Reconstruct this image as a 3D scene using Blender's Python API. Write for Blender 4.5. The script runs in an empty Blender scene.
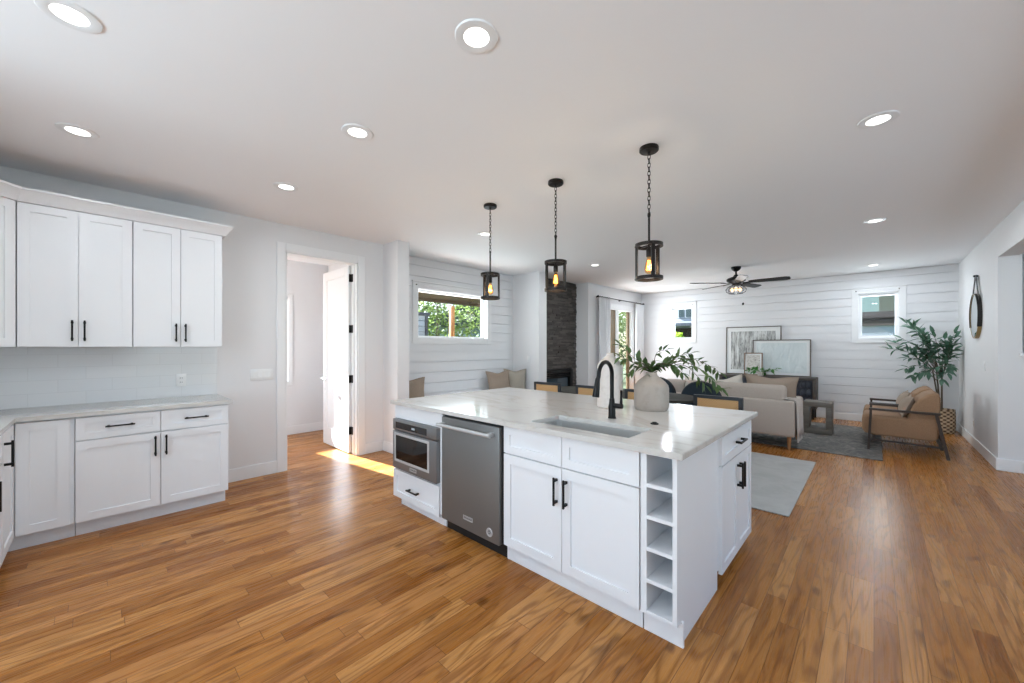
import bpy, bmesh, math, random
from mathutils import Vector, Matrix
R = math.radians
PI = math.pi
scene = bpy.context.scene
COL = scene.collection
random.seed(7)

# ------------------------------------------------------------------ camera
YAW = 0.752
cam_d = bpy.data.cameras.new('camera')
cam = bpy.data.objects.new('camera', cam_d)
COL.objects.link(cam)
cam.location = (0, 0, 1.39)
cam.rotation_euler = (PI / 2, 0, YAW)
cam_d.sensor_width = 36.0
cam_d.lens = 387.0 / 1024 * 36
cam_d.shift_y = (346.7 - 341.5) / 1024
cam_d.clip_start = 0.02
scene.camera = cam

# ------------------------------------------------------------------ light
scene.view_settings.view_transform = 'Standard'
scene.view_settings.look = 'None'
scene.view_settings.gamma = 1.0
scene.view_settings.use_curve_mapping = False
scene.view_settings.exposure = 0.40

world = bpy.data.worlds.new('world')
scene.world = world
world.use_nodes = True
wn = world.node_tree
wn.nodes.clear()
sky = wn.nodes.new('ShaderNodeTexSky')
sky.sky_type = 'NISHITA'
sky.sun_disc = False
sky.sun_elevation = R(45)
sky.sun_rotation = R(-90)
bg = wn.nodes.new('ShaderNodeBackground')
bg.inputs['Strength'].default_value = 0.30
wo = wn.nodes.new('ShaderNodeOutputWorld')
wn.links.new(sky.outputs[0], bg.inputs[0])
wn.links.new(bg.outputs[0], wo.inputs[0])

SUN_DIR = Vector((1.0, 0.14, -0.60)).normalized()
sd = bpy.data.lights.new('sun', 'SUN')
sd.energy = 42.0
sd.angle = R(0.6)
sd.color = (0.80, 0.90, 1.0)
sun = bpy.data.objects.new('sun', sd)
COL.objects.link(sun)
sun.rotation_euler = SUN_DIR.to_track_quat('-Z', 'Y').to_euler()


def area(name, loc, direction, sx, sy, power, color=(1, 1, 1)):
    d = bpy.data.lights.new(name, 'AREA')
    d.shape = 'RECTANGLE'
    d.size = sx
    d.size_y = sy
    d.energy = power
    d.color = color
    o = bpy.data.objects.new(name, d)
    COL.objects.link(o)
    o.location = loc
    o.rotation_euler = Vector(direction).to_track_quat('-Z', 'Y').to_euler()
    return o


# window daylight, plus fill lamps added at invented openings out of view
DAY = (0.70, 0.86, 1.0)
area('rear_fill', (-1.2, -3.12, 1.5), (0, 1, 1.6), 3.6, 1.9, 165, (0.70, 0.86, 1.0))  # added fill behind the camera, tilted up to brighten the ceiling
area('hallway_fill', (3.42, 2.6, 1.45), (-1, 0.0, 3.2), 4.0, 1.9, 80, (0.60, 0.81, 1.0))  # added fill from the unseen hallway side, aimed up at the ceiling
area('daylight_nook_window', (-5.42, 4.06, 1.9), (1, 0, 0.0), 1.4, 0.68, 24, (0.82, 0.95, 1.0))
area('daylight_patio_door', (-4.72, 8.45, 1.25), (1, -0.15, 0.35), 0.9, 1.9, 52, (0.82, 0.95, 1.0))
area('daylight_far_window', (-3.42, 9.98, 1.97), (0, -1, 0.35), 0.46, 0.7, 7, (0.80, 0.91, 1.0)).data.specular_factor = 0.15
area('daylight_square_window', (0.055, 9.98, 1.97), (0, -1, 0.35), 0.5, 0.75, 8, (0.80, 0.91, 1.0)).data.specular_factor = 0.1
area('side_room_fill', (-5.9, 0.36, 1.45), (0, 1, 0.0), 1.2, 1.6, 14, (0.92, 0.96, 1.0))  # added fill, brightens the small room from an unseen side


# ------------------------------------------------------------------ materials
def lin(c):
    f = lambda v: v / 12.92 if v <= 0.04045 else ((v + 0.055) / 1.055) ** 2.4
    return tuple(f(v / 255.0) for v in c) + (1.0,)


def mat(name, rgb, rough=0.5, metal=0.0, spec=0.5, **kw):
    m = bpy.data.materials.new(name)
    m.use_nodes = True
    b = m.node_tree.nodes['Principled BSDF']
    b.inputs['Base Color'].default_value = lin(rgb)
    b.inputs['Roughness'].default_value = rough
    b.inputs['Metallic'].default_value = metal
    b.inputs['Specular IOR Level'].default_value = spec
    for k, v in kw.items():
        b.inputs[k.replace('_', ' ')].default_value = v
    return m


def N(m, t, **kw):
    n = m.node_tree.nodes.new(t)
    for k, v in kw.items():
        setattr(n, k, v)
    return n


def L(m, a, b):
    m.node_tree.links.new(a, b)


def bsdf(m):
    return m.node_tree.nodes['Principled BSDF']


def math_n(m, op, a, b=None, c=None):
    n = N(m, 'ShaderNodeMath', operation=op)
    for i, v in enumerate((a, b, c)):
        if v is None:
            continue
        if isinstance(v, (int, float)):
            n.inputs[i].default_value = v
        else:
            L(m, v, n.inputs[i])
    return n.outputs[0]


def ramp(m, fac, stops):
    r = N(m, 'ShaderNodeValToRGB')
    els = r.color_ramp.elements
    while len(els) < len(stops):
        els.new(0.5)
    for e, (p, c) in zip(els, stops):
        e.position = p
        e.color = lin(c)
    L(m, fac, r.inputs[0])
    return r.outputs[0]


def mixc(m, fac, a, b, blend='MIX'):
    n = N(m, 'ShaderNodeMix', data_type='RGBA', blend_type=blend)
    if isinstance(fac, (int, float)):
        n.inputs[0].default_value = fac
    else:
        L(m, fac, n.inputs[0])
    for s, v in ((6, a), (7, b)):
        if isinstance(v, tuple):
            n.inputs[s].default_value = v
        else:
            L(m, v, n.inputs[s])
    return n.outputs[2]


def noise(m, vec, scale, detail=3, rough=0.55, dist=0.0):
    n = N(m, 'ShaderNodeTexNoise')
    n.inputs['Scale'].default_value = scale
    n.inputs['Detail'].default_value = detail
    n.inputs['Roughness'].default_value = rough
    n.inputs['Distortion'].default_value = dist
    if vec is not None:
        L(m, vec, n.inputs['Vector'])
    return n


def bump(m, h, strength, dist=0.002):
    b = N(m, 'ShaderNodeBump')
    b.inputs['Strength'].default_value = strength
    b.inputs['Distance'].default_value = dist
    L(m, h, b.inputs['Height'])
    L(m, b.outputs[0], bsdf(m).inputs['Normal'])


def objco(m, scale=(1, 1, 1)):
    t = N(m, 'ShaderNodeTexCoord')
    mp = N(m, 'ShaderNodeMapping')
    mp.inputs['Scale'].default_value = scale
    L(m, t.outputs['Object'], mp.inputs['Vector'])
    return mp.outputs[0]


def fabric(name, rgb, rgb2, scale=220, rough=0.9):
    m = mat(name, rgb, rough, spec=0.2)
    v = objco(m)
    n = noise(m, v, scale, 2)
    n2 = noise(m, v, 9, 3)
    c = ramp(m, n.outputs[0], [(0.3, rgb2), (0.7, rgb)])
    L(m, mixc(m, math_n(m, 'MULTIPLY', n2.outputs[0], 0.25), c, lin(rgb2)), bsdf(m).inputs['Base Color'])
    bump(m, n.outputs[0], 0.25, 0.002)
    return m


def floor_mat():
    m = mat('oak_floor', (176, 124, 78), 0.3, spec=0.2)
    tc = N(m, 'ShaderNodeTexCoord')
    sp = N(m, 'ShaderNodeSeparateXYZ')
    L(m, tc.outputs['Object'], sp.inputs[0])
    x, y = sp.outputs[0], sp.outputs[1]
    W = 0.088
    xr = math_n(m, 'DIVIDE', x, W)
    row = math_n(m, 'FLOOR', xr)
    wr = N(m, 'ShaderNodeTexWhiteNoise', noise_dimensions='1D')
    L(m, row, wr.inputs['W'])
    ln = math_n(m, 'ADD', math_n(m, 'MULTIPLY', wr.outputs[0], 0.55), 0.62)
    yy = math_n(m, 'DIVIDE', math_n(m, 'ADD', y, math_n(m, 'MULTIPLY', wr.outputs[0], 37.3)), ln)
    col = math_n(m, 'FLOOR', yy)
    cb = N(m, 'ShaderNodeCombineXYZ')
    L(m, row, cb.inputs[0])
    L(m, col, cb.inputs[1])
    wn_ = N(m, 'ShaderNodeTexWhiteNoise', noise_dimensions='2D')
    L(m, cb.outputs[0], wn_.inputs['Vector'])
    rnd = wn_.outputs[0]
    # grain coordinates: stretched along the board, shifted per board
    gx = math_n(m, 'ADD', x, math_n(m, 'MULTIPLY', rnd, 17.0))
    gy = math_n(m, 'ADD', y, math_n(m, 'MULTIPLY', wr.outputs[0], 9.0))
    gc = N(m, 'ShaderNodeCombineXYZ')
    L(m, gx, gc.inputs[0])
    L(m, gy, gc.inputs[1])
    L(m, math_n(m, 'MULTIPLY', rnd, 5.0), gc.inputs[2])

    def stretched(sx, sy):
        mp = N(m, 'ShaderNodeMapping')
        mp.inputs['Scale'].default_value = (sx, sy, 1)
        L(m, gc.outputs[0], mp.inputs['Vector'])
        return mp.outputs[0]
    # cathedral figure: contour bands of a stretched noise field
    big = noise(m, stretched(8.0, 0.8), 1.0, 2, 0.45, 0.4)
    bands = math_n(m, 'SINE', math_n(m, 'MULTIPLY', big.outputs[0], 64.0))
    bands = math_n(m, 'POWER', math_n(m, 'MULTIPLY_ADD', bands, 0.5, 0.5), 3.0)
    fine = noise(m, stretched(120.0, 3.2), 1.0, 3, 0.65)
    mid = noise(m, stretched(22.0, 2.2), 1.0, 3, 0.6, 0.5)
    knot = noise(m, stretched(10.0, 4.0), 1.0, 1, 0.4)
    base = ramp(m, rnd, [(0.0, (148, 95, 56)), (0.2, (176, 120, 74)), (0.5, (188, 132, 84)), (0.8, (212, 158, 108)), (0.93, (196, 140, 94)), (1.0, (154, 100, 66))])
    c = mixc(m, math_n(m, 'MULTIPLY', bands, 0.55), base, lin((108, 62, 32)))
    f2 = N(m, 'ShaderNodeMapRange')
    f2.inputs[1].default_value = 0.45
    f2.inputs[2].default_value = 0.75
    L(m, fine.outputs[0], f2.inputs[0])
    c = mixc(m, math_n(m, 'MULTIPLY', f2.outputs[0], 0.42), c, lin((106, 62, 32)))
    f3 = N(m, 'ShaderNodeMapRange')
    f3.inputs[1].default_value = 0.35
    f3.inputs[2].default_value = 0.75
    L(m, mid.outputs[0], f3.inputs[0])
    c = mixc(m, math_n(m, 'MULTIPLY', f3.outputs[0], 0.30), c, lin((206, 152, 102)))
    f4 = N(m, 'ShaderNodeMapRange')
    f4.inputs[1].default_value = 0.70
    f4.inputs[2].default_value = 0.78
    L(m, knot.outputs[0], f4.inputs[0])
    c = mixc(m, math_n(m, 'MULTIPLY', f4.outputs[0], 0.6), c, lin((76, 42, 22)))
    # seams between boards
    fx = math_n(m, 'FRACT', xr)
    ex = math_n(m, 'MULTIPLY', math_n(m, 'MINIMUM', fx, math_n(m, 'SUBTRACT', 1.0, fx)), W)
    fy = math_n(m, 'FRACT', yy)
    ey = math_n(m, 'MULTIPLY', math_n(m, 'MINIMUM', fy, math_n(m, 'SUBTRACT', 1.0, fy)), ln)
    e = math_n(m, 'MINIMUM', ex, ey)
    seam = math_n(m, 'LESS_THAN', e, 0.0013)
    c = mixc(m, math_n(m, 'MULTIPLY', seam, 0.75), c, lin((84, 48, 24)))
    hs = N(m, 'ShaderNodeHueSaturation')
    hs.inputs['Saturation'].default_value = FLOOR_SAT
    hs.inputs['Value'].default_value = FLOOR_VAL
    L(m, c, hs.inputs['Color'])
    L(m, hs.outputs[0], bsdf(m).inputs['Base Color'])
    L(m, math_n(m, 'MULTIPLY_ADD', fine.outputs[0], 0.16, 0.2), bsdf(m).inputs['Roughness'])
    bump(m, math_n(m, 'SUBTRACT', math_n(m, 'MULTIPLY', fine.outputs[0], 0.12), seam), 0.25, 0.0008)
    return m


FLOOR_SAT, FLOOR_VAL = 1.10, 0.84


def quartz_mat():
    m = mat('quartz', (214, 209, 203), 0.12, spec=0.5)
    v = objco(m, (1.0, 2.2, 1.0))
    n = noise(m, v, 0.9, 4, 0.55, 1.0)
    d = math_n(m, 'ABSOLUTE', math_n(m, 'SUBTRACT', n.outputs[0], 0.5))
    vein = ramp(m, d, [(0.0, (190, 184, 177)), (0.012, (201, 196, 190)), (0.05, (206, 202, 197))])
    n2 = noise(m, v, 5, 4)
    c = mixc(m, math_n(m, 'MULTIPLY', n2.outputs[0], 0.3), vein, lin((198, 193, 187)))
    L(m, c, bsdf(m).inputs['Base Color'])
    return m


def steel_mat(name, rgb, rough=0.32):
    m = mat(name, rgb, rough, 0.9)
    n = noise(m, objco(m, (2, 2, 300)), 3.0, 2)
    L(m, math_n(m, 'MULTIPLY_ADD', n.outputs[0], 0.14, rough - 0.07), bsdf(m).inputs['Roughness'])
    return m


def wood_mat(name, a, b, scale=(3, 30, 30), rough=0.5):
    m = mat(name, a, rough)
    n = noise(m, objco(m, scale), 1.5, 4, 0.6, 0.6)
    L(m, ramp(m, n.outputs[0], [(0.3, a), (0.7, b)]), bsdf(m).inputs['Base Color'])
    return m


def stone_mat():
    m = mat('stacked_slate', (84, 80, 78), 0.8)
    tc = N(m, 'ShaderNodeTexCoord')
    sp = N(m, 'ShaderNodeSeparateXYZ')
    L(m, tc.outputs['Object'], sp.inputs[0])
    cb = N(m, 'ShaderNodeCombineXYZ')
    L(m, sp.outputs[1], cb.inputs[0])
    L(m, sp.outputs[2], cb.inputs[1])
    n = noise(m, tc.outputs['Object'], 14, 5, 0.7)
    g = N(m, 'ShaderNodeAttribute', attribute_name='tone')
    c = ramp(m, g.outputs['Fac'], [(0.0, (66, 62, 60)), (0.5, (86, 81, 78)), (1.0, (108, 102, 97))])
    c = mixc(m, math_n(m, 'MULTIPLY', n.outputs[0], 0.6), c, lin((60, 54, 52)))
    L(m, c, bsdf(m).inputs['Base Color'])
    bump(m, n.outputs[0], 0.8, 0.01)
    return m


def tile_mat():
    m = mat('white_subway_tile', (226, 227, 229), 0.12)
    tc = N(m, 'ShaderNodeTexCoord')
    sp = N(m, 'ShaderNodeSeparateXYZ')
    L(m, tc.outputs['Object'], sp.inputs[0])
    cb = N(m, 'ShaderNodeCombineXYZ')
    L(m, math_n(m, 'ADD', sp.outputs[1], sp.outputs[0]), cb.inputs[0])
    L(m, sp.outputs[2], cb.inputs[1])
    br = N(m, 'ShaderNodeTexBrick')
    br.inputs['Scale'].default_value = 1.0
    br.inputs['Brick Width'].default_value = 0.305
    br.inputs['Row Height'].default_value = 0.102
    br.inputs['Mortar Size'].default_value = 0.0016
    br.inputs['Color1'].default_value = lin((226, 227, 229))
    br.inputs['Color2'].default_value = lin((223, 225, 228))
    br.inputs['Mortar'].default_value = lin((214, 215, 217))
    L(m, cb.outputs[0], br.inputs['Vector'])
    L(m, br.outputs['Color'], bsdf(m).inputs['Base Color'])
    bump(m, math_n(m, 'SUBTRACT', 1.0, br.outputs['Fac']), 0.3, 0.001)
    return m


def rug_mat(name, a, b, c3, scale):
    m = mat(name, a, 0.95, spec=0.1)
    v = objco(m)
    n = noise(m, v, scale, 5, 0.7, 1.0)
    n2 = noise(m, v, 160, 2)
    c = ramp(m, n.outputs[0], [(0.32, a), (0.5, b), (0.68, c3)])
    L(m, mixc(m, math_n(m, 'MULTIPLY', n2.outputs[0], 0.5), c, lin(a)), bsdf(m).inputs['Base Color'])
    bump(m, n2.outputs[0], 0.5, 0.004)
    return m


def leaf_mat(name, a, b):
    m = mat(name, a, 0.45, spec=0.4)
    n = noise(m, objco(m), 7, 2)
    L(m, ramp(m, n.outputs[0], [(0.35, a), (0.65, b)]), bsdf(m).inputs['Base Color'])
    tr = N(m, 'ShaderNodeBsdfTranslucent')
    L(m, ramp(m, n.outputs[0], [(0.35, a), (0.65, b)]), tr.inputs['Color'])
    mx = N(m, 'ShaderNodeMixShader')
    mx.inputs[0].default_value = 0.35
    out = m.node_tree.nodes['Material Output']
    L(m, bsdf(m).outputs[0], mx.inputs[1])
    L(m, tr.outputs[0], mx.inputs[2])
    L(m, mx.outputs[0], out.inputs[0])
    return m


def glass_mat(name='window_glass', tint=(1, 1, 1)):
    m = bpy.data.materials.new(name)
    m.use_nodes = True
    nt = m.node_tree
    nt.nodes.clear()
    out = nt.nodes.new('ShaderNodeOutputMaterial')
    tr = nt.nodes.new('ShaderNodeBsdfTransparent')
    tr.inputs[0].default_value = tint + (1,)
    gl = nt.nodes.new('ShaderNodeBsdfGlossy')
    gl.inputs['Roughness'].default_value = 0.02
    fr = nt.nodes.new('ShaderNodeFresnel')
    fr.inputs[0].default_value = 1.45
    mx = nt.nodes.new('ShaderNodeMixShader')
    ge = nt.nodes.new('ShaderNodeNewGeometry')
    inv = nt.nodes.new('ShaderNodeMath')
    inv.operation = 'SUBTRACT'
    inv.inputs[0].default_value = 1.0
    nt.links.new(ge.outputs['Backfacing'], inv.inputs[1])
    mu = nt.nodes.new('ShaderNodeMath')
    mu.operation = 'MULTIPLY'
    nt.links.new(fr.outputs[0], mu.inputs[0])
    nt.links.new(inv.outputs[0], mu.inputs[1])
    nt.links.new(mu.outputs[0], mx.inputs[0])
    nt.links.new(tr.outputs[0], mx.inputs[1])
    nt.links.new(gl.outputs[0], mx.inputs[2])
    nt.links.new(mx.outputs[0], out.inputs[0])
    return m


def emit_mat(name, rgb, strength):
    m = mat(name, rgb, 0.4)
    b = bsdf(m)
    b.inputs['Emission Color'].default_value = lin(rgb)
    b.inputs['Emission Strength'].default_value = strength
    return m


def wall_mat(name, rgb, rough=0.6):
    m = mat(name, rgb, rough, spec=0.3)
    n = noise(m, objco(m), 180, 2)
    bump(m, n.outputs[0], 0.04, 0.001)
    return m


M = {}
M['wall'] = wall_mat('white_wall_paint', (226, 225, 226))
M['ceiling'] = wall_mat('white_ceiling_paint', (242, 242, 244), 0.8)
M['shiplap'] = wall_mat('white_shiplap_paint', (228, 228, 230), 0.5)
M['trim'] = mat('white_trim_paint', (234, 234, 235), 0.35)
M['cab'] = mat('white_cabinet_paint', (233, 233, 235), 0.35)
M['floor'] = floor_mat()
M['quartz'] = quartz_mat()
M['tile'] = tile_mat()
M['black'] = mat('matte_black_metal', (26, 25, 25), 0.38, 0.6)
M['bronze'] = mat('dark_bronze_metal', (34, 29, 27), 0.42, 0.6)
M['steel'] = steel_mat('stainless_steel', (150, 150, 150), 0.3)
M['dsteel'] = steel_mat('dark_stainless_steel', (128, 128, 127), 0.42)
bsdf(M['dsteel']).inputs['Metallic'].default_value = 0.55
M['sinksteel'] = steel_mat('brushed_sink_steel', (196, 196, 194), 0.4)
bsdf(M['sinksteel']).inputs['Metallic'].default_value = 0.7
M['mwsteel'] = steel_mat('microwave_stainless_steel', (132, 132, 133), 0.4)
bsdf(M['mwsteel']).inputs['Metallic'].default_value = 0.55
M['chrome'] = mat('satin_nickel', (190, 190, 190), 0.25, 0.95)
M['silver'] = mat('bright_silver_trim', (196, 196, 196), 0.35, 0.35)
M['blackglass'] = mat('black_glass', (16, 16, 17), 0.05, spec=0.6)
M['glass'] = glass_mat()
M['bulbglass'] = glass_mat('amber_bulb_glass', (1.0, 0.80, 0.52))
M['plastic'] = mat('white_plastic', (235, 235, 235), 0.4)
M['gray_plastic'] = mat('grey_gasket', (60, 60, 60), 0.6)
M['lens'] = emit_mat('lit_lens', (255, 252, 247), 2.6)
M['filament'] = emit_mat('glowing_filament', (255, 170, 74), 7.0)
M['fanbulb'] = emit_mat('glowing_fan_bulb', (255, 206, 146), 2.2)
M['stone'] = stone_mat()
M['ceramic'] = None
M['vasew'] = mat('white_speckled_ceramic', (222, 219, 216), 0.5)
M['vaseg'] = mat('greige_ceramic', (186, 176, 166), 0.6)
for k, a, b in (('vasew', (210, 200, 193), (200, 189, 181)), ('vaseg', (168, 156, 146), (160, 148, 138))):
    n_ = noise(M[k], objco(M[k]), 26, 4)
    L(M[k], ramp(M[k], n_.outputs[0], [(0.5, a), (0.72, b)]), bsdf(M[k]).inputs['Base Color'])
    bump(M[k], n_.outputs[0], 0.1, 0.002)
M['leaf'] = leaf_mat('olive_green_leaf', (58, 82, 46), (96, 122, 70))
M['leaf2'] = leaf_mat('blue_green_leaf', (62, 100, 72), (112, 146, 128))
M['leaf3'] = leaf_mat('bright_green_leaf', (70, 128, 62), (98, 160, 80))
M['tree1'] = leaf_mat('tree_leaf', (92, 112, 52), (140, 158, 90))
M['tree2'] = leaf_mat('shrub_leaf', (124, 160, 40), (178, 204, 70))
M['bark'] = wood_mat('bark', (92, 76, 62), (124, 106, 88))
M['stem'] = mat('brown_stem', (84, 74, 60), 0.8)
M['sofa'] = fabric('greige_sofa_fabric', (190, 178, 168), (172, 160, 150))
M['pillow'] = fabric('taupe_linen', (164, 147, 132), (146, 130, 116))
M['pillow2'] = fabric('grey_taupe_linen', (168, 160, 148), (146, 138, 126))
M['cream'] = fabric('cream_linen', (214, 206, 196), (196, 188, 178))
M['throw'] = fabric('oatmeal_throw', (206, 196, 188), (186, 176, 168), 90)
M['camel'] = fabric('camel_upholstery', (154, 123, 96), (138, 107, 82), 160, 0.75)
M['navy'] = fabric('dark_blue_upholstery', (48, 58, 66), (36, 44, 52))
M['walnut'] = wood_mat('dark_walnut', (44, 31, 24), (60, 44, 34))
M['oakleg'] = wood_mat('oak_leg', (148, 102, 62), (170, 122, 80))
M['ebony'] = wood_mat('black_stained_wood', (30, 34, 40), (42, 46, 52))
M['console'] = wood_mat('dark_console_wood', (60, 54, 50), (78, 70, 64))
M['carved'] = wood_mat('blue_black_carved_wood', (34, 38, 48), (50, 54, 66), rough=0.4)
M['endtable'] = wood_mat('weathered_grey_wood', (96, 88, 80), (120, 112, 102))
M['table'] = wood_mat('dark_olive_wood', (46, 45, 40), (60, 58, 52), rough=0.7)
bsdf(M['table']).inputs['Specular IOR Level'].default_value = 0.2
M['rugd'] = rug_mat('pale_grey_rug_pile', (168, 167, 164), (184, 183, 180), (196, 196, 193), 3.0)
M['rugl'] = rug_mat('charcoal_rug_pile', (80, 80, 82), (120, 117, 113), (172, 165, 156), 13.0)
M['mirror'] = mat('mirror_glass', (225, 232, 232), 0.03, 1.0)
M['brass'] = mat('aged_brass', (168, 142, 96), 0.4, 0.7)
M['leather'] = mat('black_leather', (30, 28, 27), 0.6)
M['paper'] = mat('white_paper', (226, 228, 228), 0.8)
M['curtain'] = fabric('sheer_white_curtain', (248, 248, 250), (242, 242, 244), 300)
_b = M['curtain']
_t = N(_b, 'ShaderNodeBsdfTranslucent')
_t.inputs['Color'].default_value = lin((240, 240, 242))
_x = N(_b, 'ShaderNodeMixShader')
_x.inputs[0].default_value = 0.15
L(_b, bsdf(_b).outputs[0], _x.inputs[1])
L(_b, _t.outputs[0], _x.inputs[2])
L(_b, _x.outputs[0], _b.node_tree.nodes['Material Output'].inputs[0])
M['soffit'] = mat('olive_brown_soffit', (74, 68, 52), 0.7)
M['siding'] = mat('pale_blue_grey_siding', (150, 164, 174), 0.7)
M['siding2'] = mat('white_siding', (172, 175, 180), 0.7)
M['siding3'] = mat('sage_green_siding', (104, 122, 114), 0.7)
M['siding4'] = mat('olive_grey_siding', (70, 74, 60), 0.7)
M['roof'] = mat('grey_roof_shingle', (70, 74, 80), 0.9)
M['browntrim'] = mat('dark_brown_fascia', (48, 40, 34), 0.8)
M['doorframe'] = wood_mat('brown_door_stile', (110, 92, 66), (132, 112, 82))
M['post'] = wood_mat('orange_wood_post', (176, 116, 60), (198, 138, 78))
M['ground'] = mat('lawn', (62, 74, 40), 0.9)
M['darkwin'] = mat('dark_pane', (60, 70, 74), 0.1)
M['void'] = mat('firebox_black', (22, 21, 22), 0.6)
M['fireglass'] = mat('firebox_glass', (58, 72, 82), 0.08, spec=0.7)


def cane_mat():
    m = mat('woven_cane', (206, 164, 112), 0.6)
    v = objco(m)
    ch = N(m, 'ShaderNodeTexChecker')
    ch.inputs['Scale'].default_value = 90
    ch.inputs['Color1'].default_value = lin((214, 172, 120))
    ch.inputs['Color2'].default_value = lin((188, 144, 94))
    L(m, v, ch.inputs['Vector'])
    L(m, ch.outputs[0], bsdf(m).inputs['Base Color'])
    bump(m, ch.outputs['Fac'], 0.4, 0.002)
    return m


M['cane'] = cane_mat()


def basket_mat():
    m = mat('woven_basket', (168, 144, 116), 0.8)
    v = objco(m)
    sp = N(m, 'ShaderNodeSeparateXYZ')
    L(m, v, sp.inputs[0])
    an = math_n(m, 'MULTIPLY', math_n(m, 'ARCTAN2', sp.outputs[1], sp.outputs[0]), 12.0)
    pa = math_n(m, 'SINE', an)
    pz = math_n(m, 'SINE', math_n(m, 'MULTIPLY', sp.outputs[2], 105.0))
    pat = math_n(m, 'MULTIPLY_ADD', math_n(m, 'MULTIPLY', pa, pz), 0.5, 0.5)
    L(m, ramp(m, pat, [(0.25, (84, 62, 44)), (0.5, (176, 152, 124)), (0.75, (204, 184, 158))]), bsdf(m).inputs['Base Color'])
    bump(m, pat, 0.8, 0.008)
    return m


M['basket'] = basket_mat()


def art_mat(name, kind):
    m = mat(name, (214, 218, 218), 0.8)
    if kind == 0:      # washed vertical strips with dark smudges
        v = objco(m, (16, 1, 2.5))
        n = noise(m, v, 1.2, 5, 0.7)
        n2 = noise(m, objco(m, (5, 1, 5)), 1.3, 4, 0.6)
        c = ramp(m, n.outputs[0], [(0.38, (112, 112, 112)), (0.5, (176, 178, 176)), (0.62, (216, 219, 218))])
        c = mixc(m, math_n(m, 'GREATER_THAN', n2.outputs[0], 0.64), c, lin((120, 122, 124)))
    elif kind == 1:    # pale textured plaster ripples
        v = objco(m, (5, 1, 1.4))
        n = noise(m, v, 2.2, 5, 0.6, 1.5)
        c = ramp(m, n.outputs[0], [(0.3, (198, 208, 210)), (0.6, (214, 221, 222))])
        bump(m, n.outputs[0], 1.0, 0.02)
    else:
        n = noise(m, objco(m, (9, 1, 22)), 2.0, 4, 0.7)
        c = ramp(m, n.outputs[0], [(0.35, (140, 132, 124)), (0.5, (206, 202, 196)), (0.7, (216, 213, 208))])
    L(m, c, bsdf(m).inputs['Base Color'])
    return m


M['art0'], M['art1'], M['art2'] = art_mat('strip_painting', 0), art_mat('plaster_painting', 1), art_mat('script_print', 2)


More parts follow.
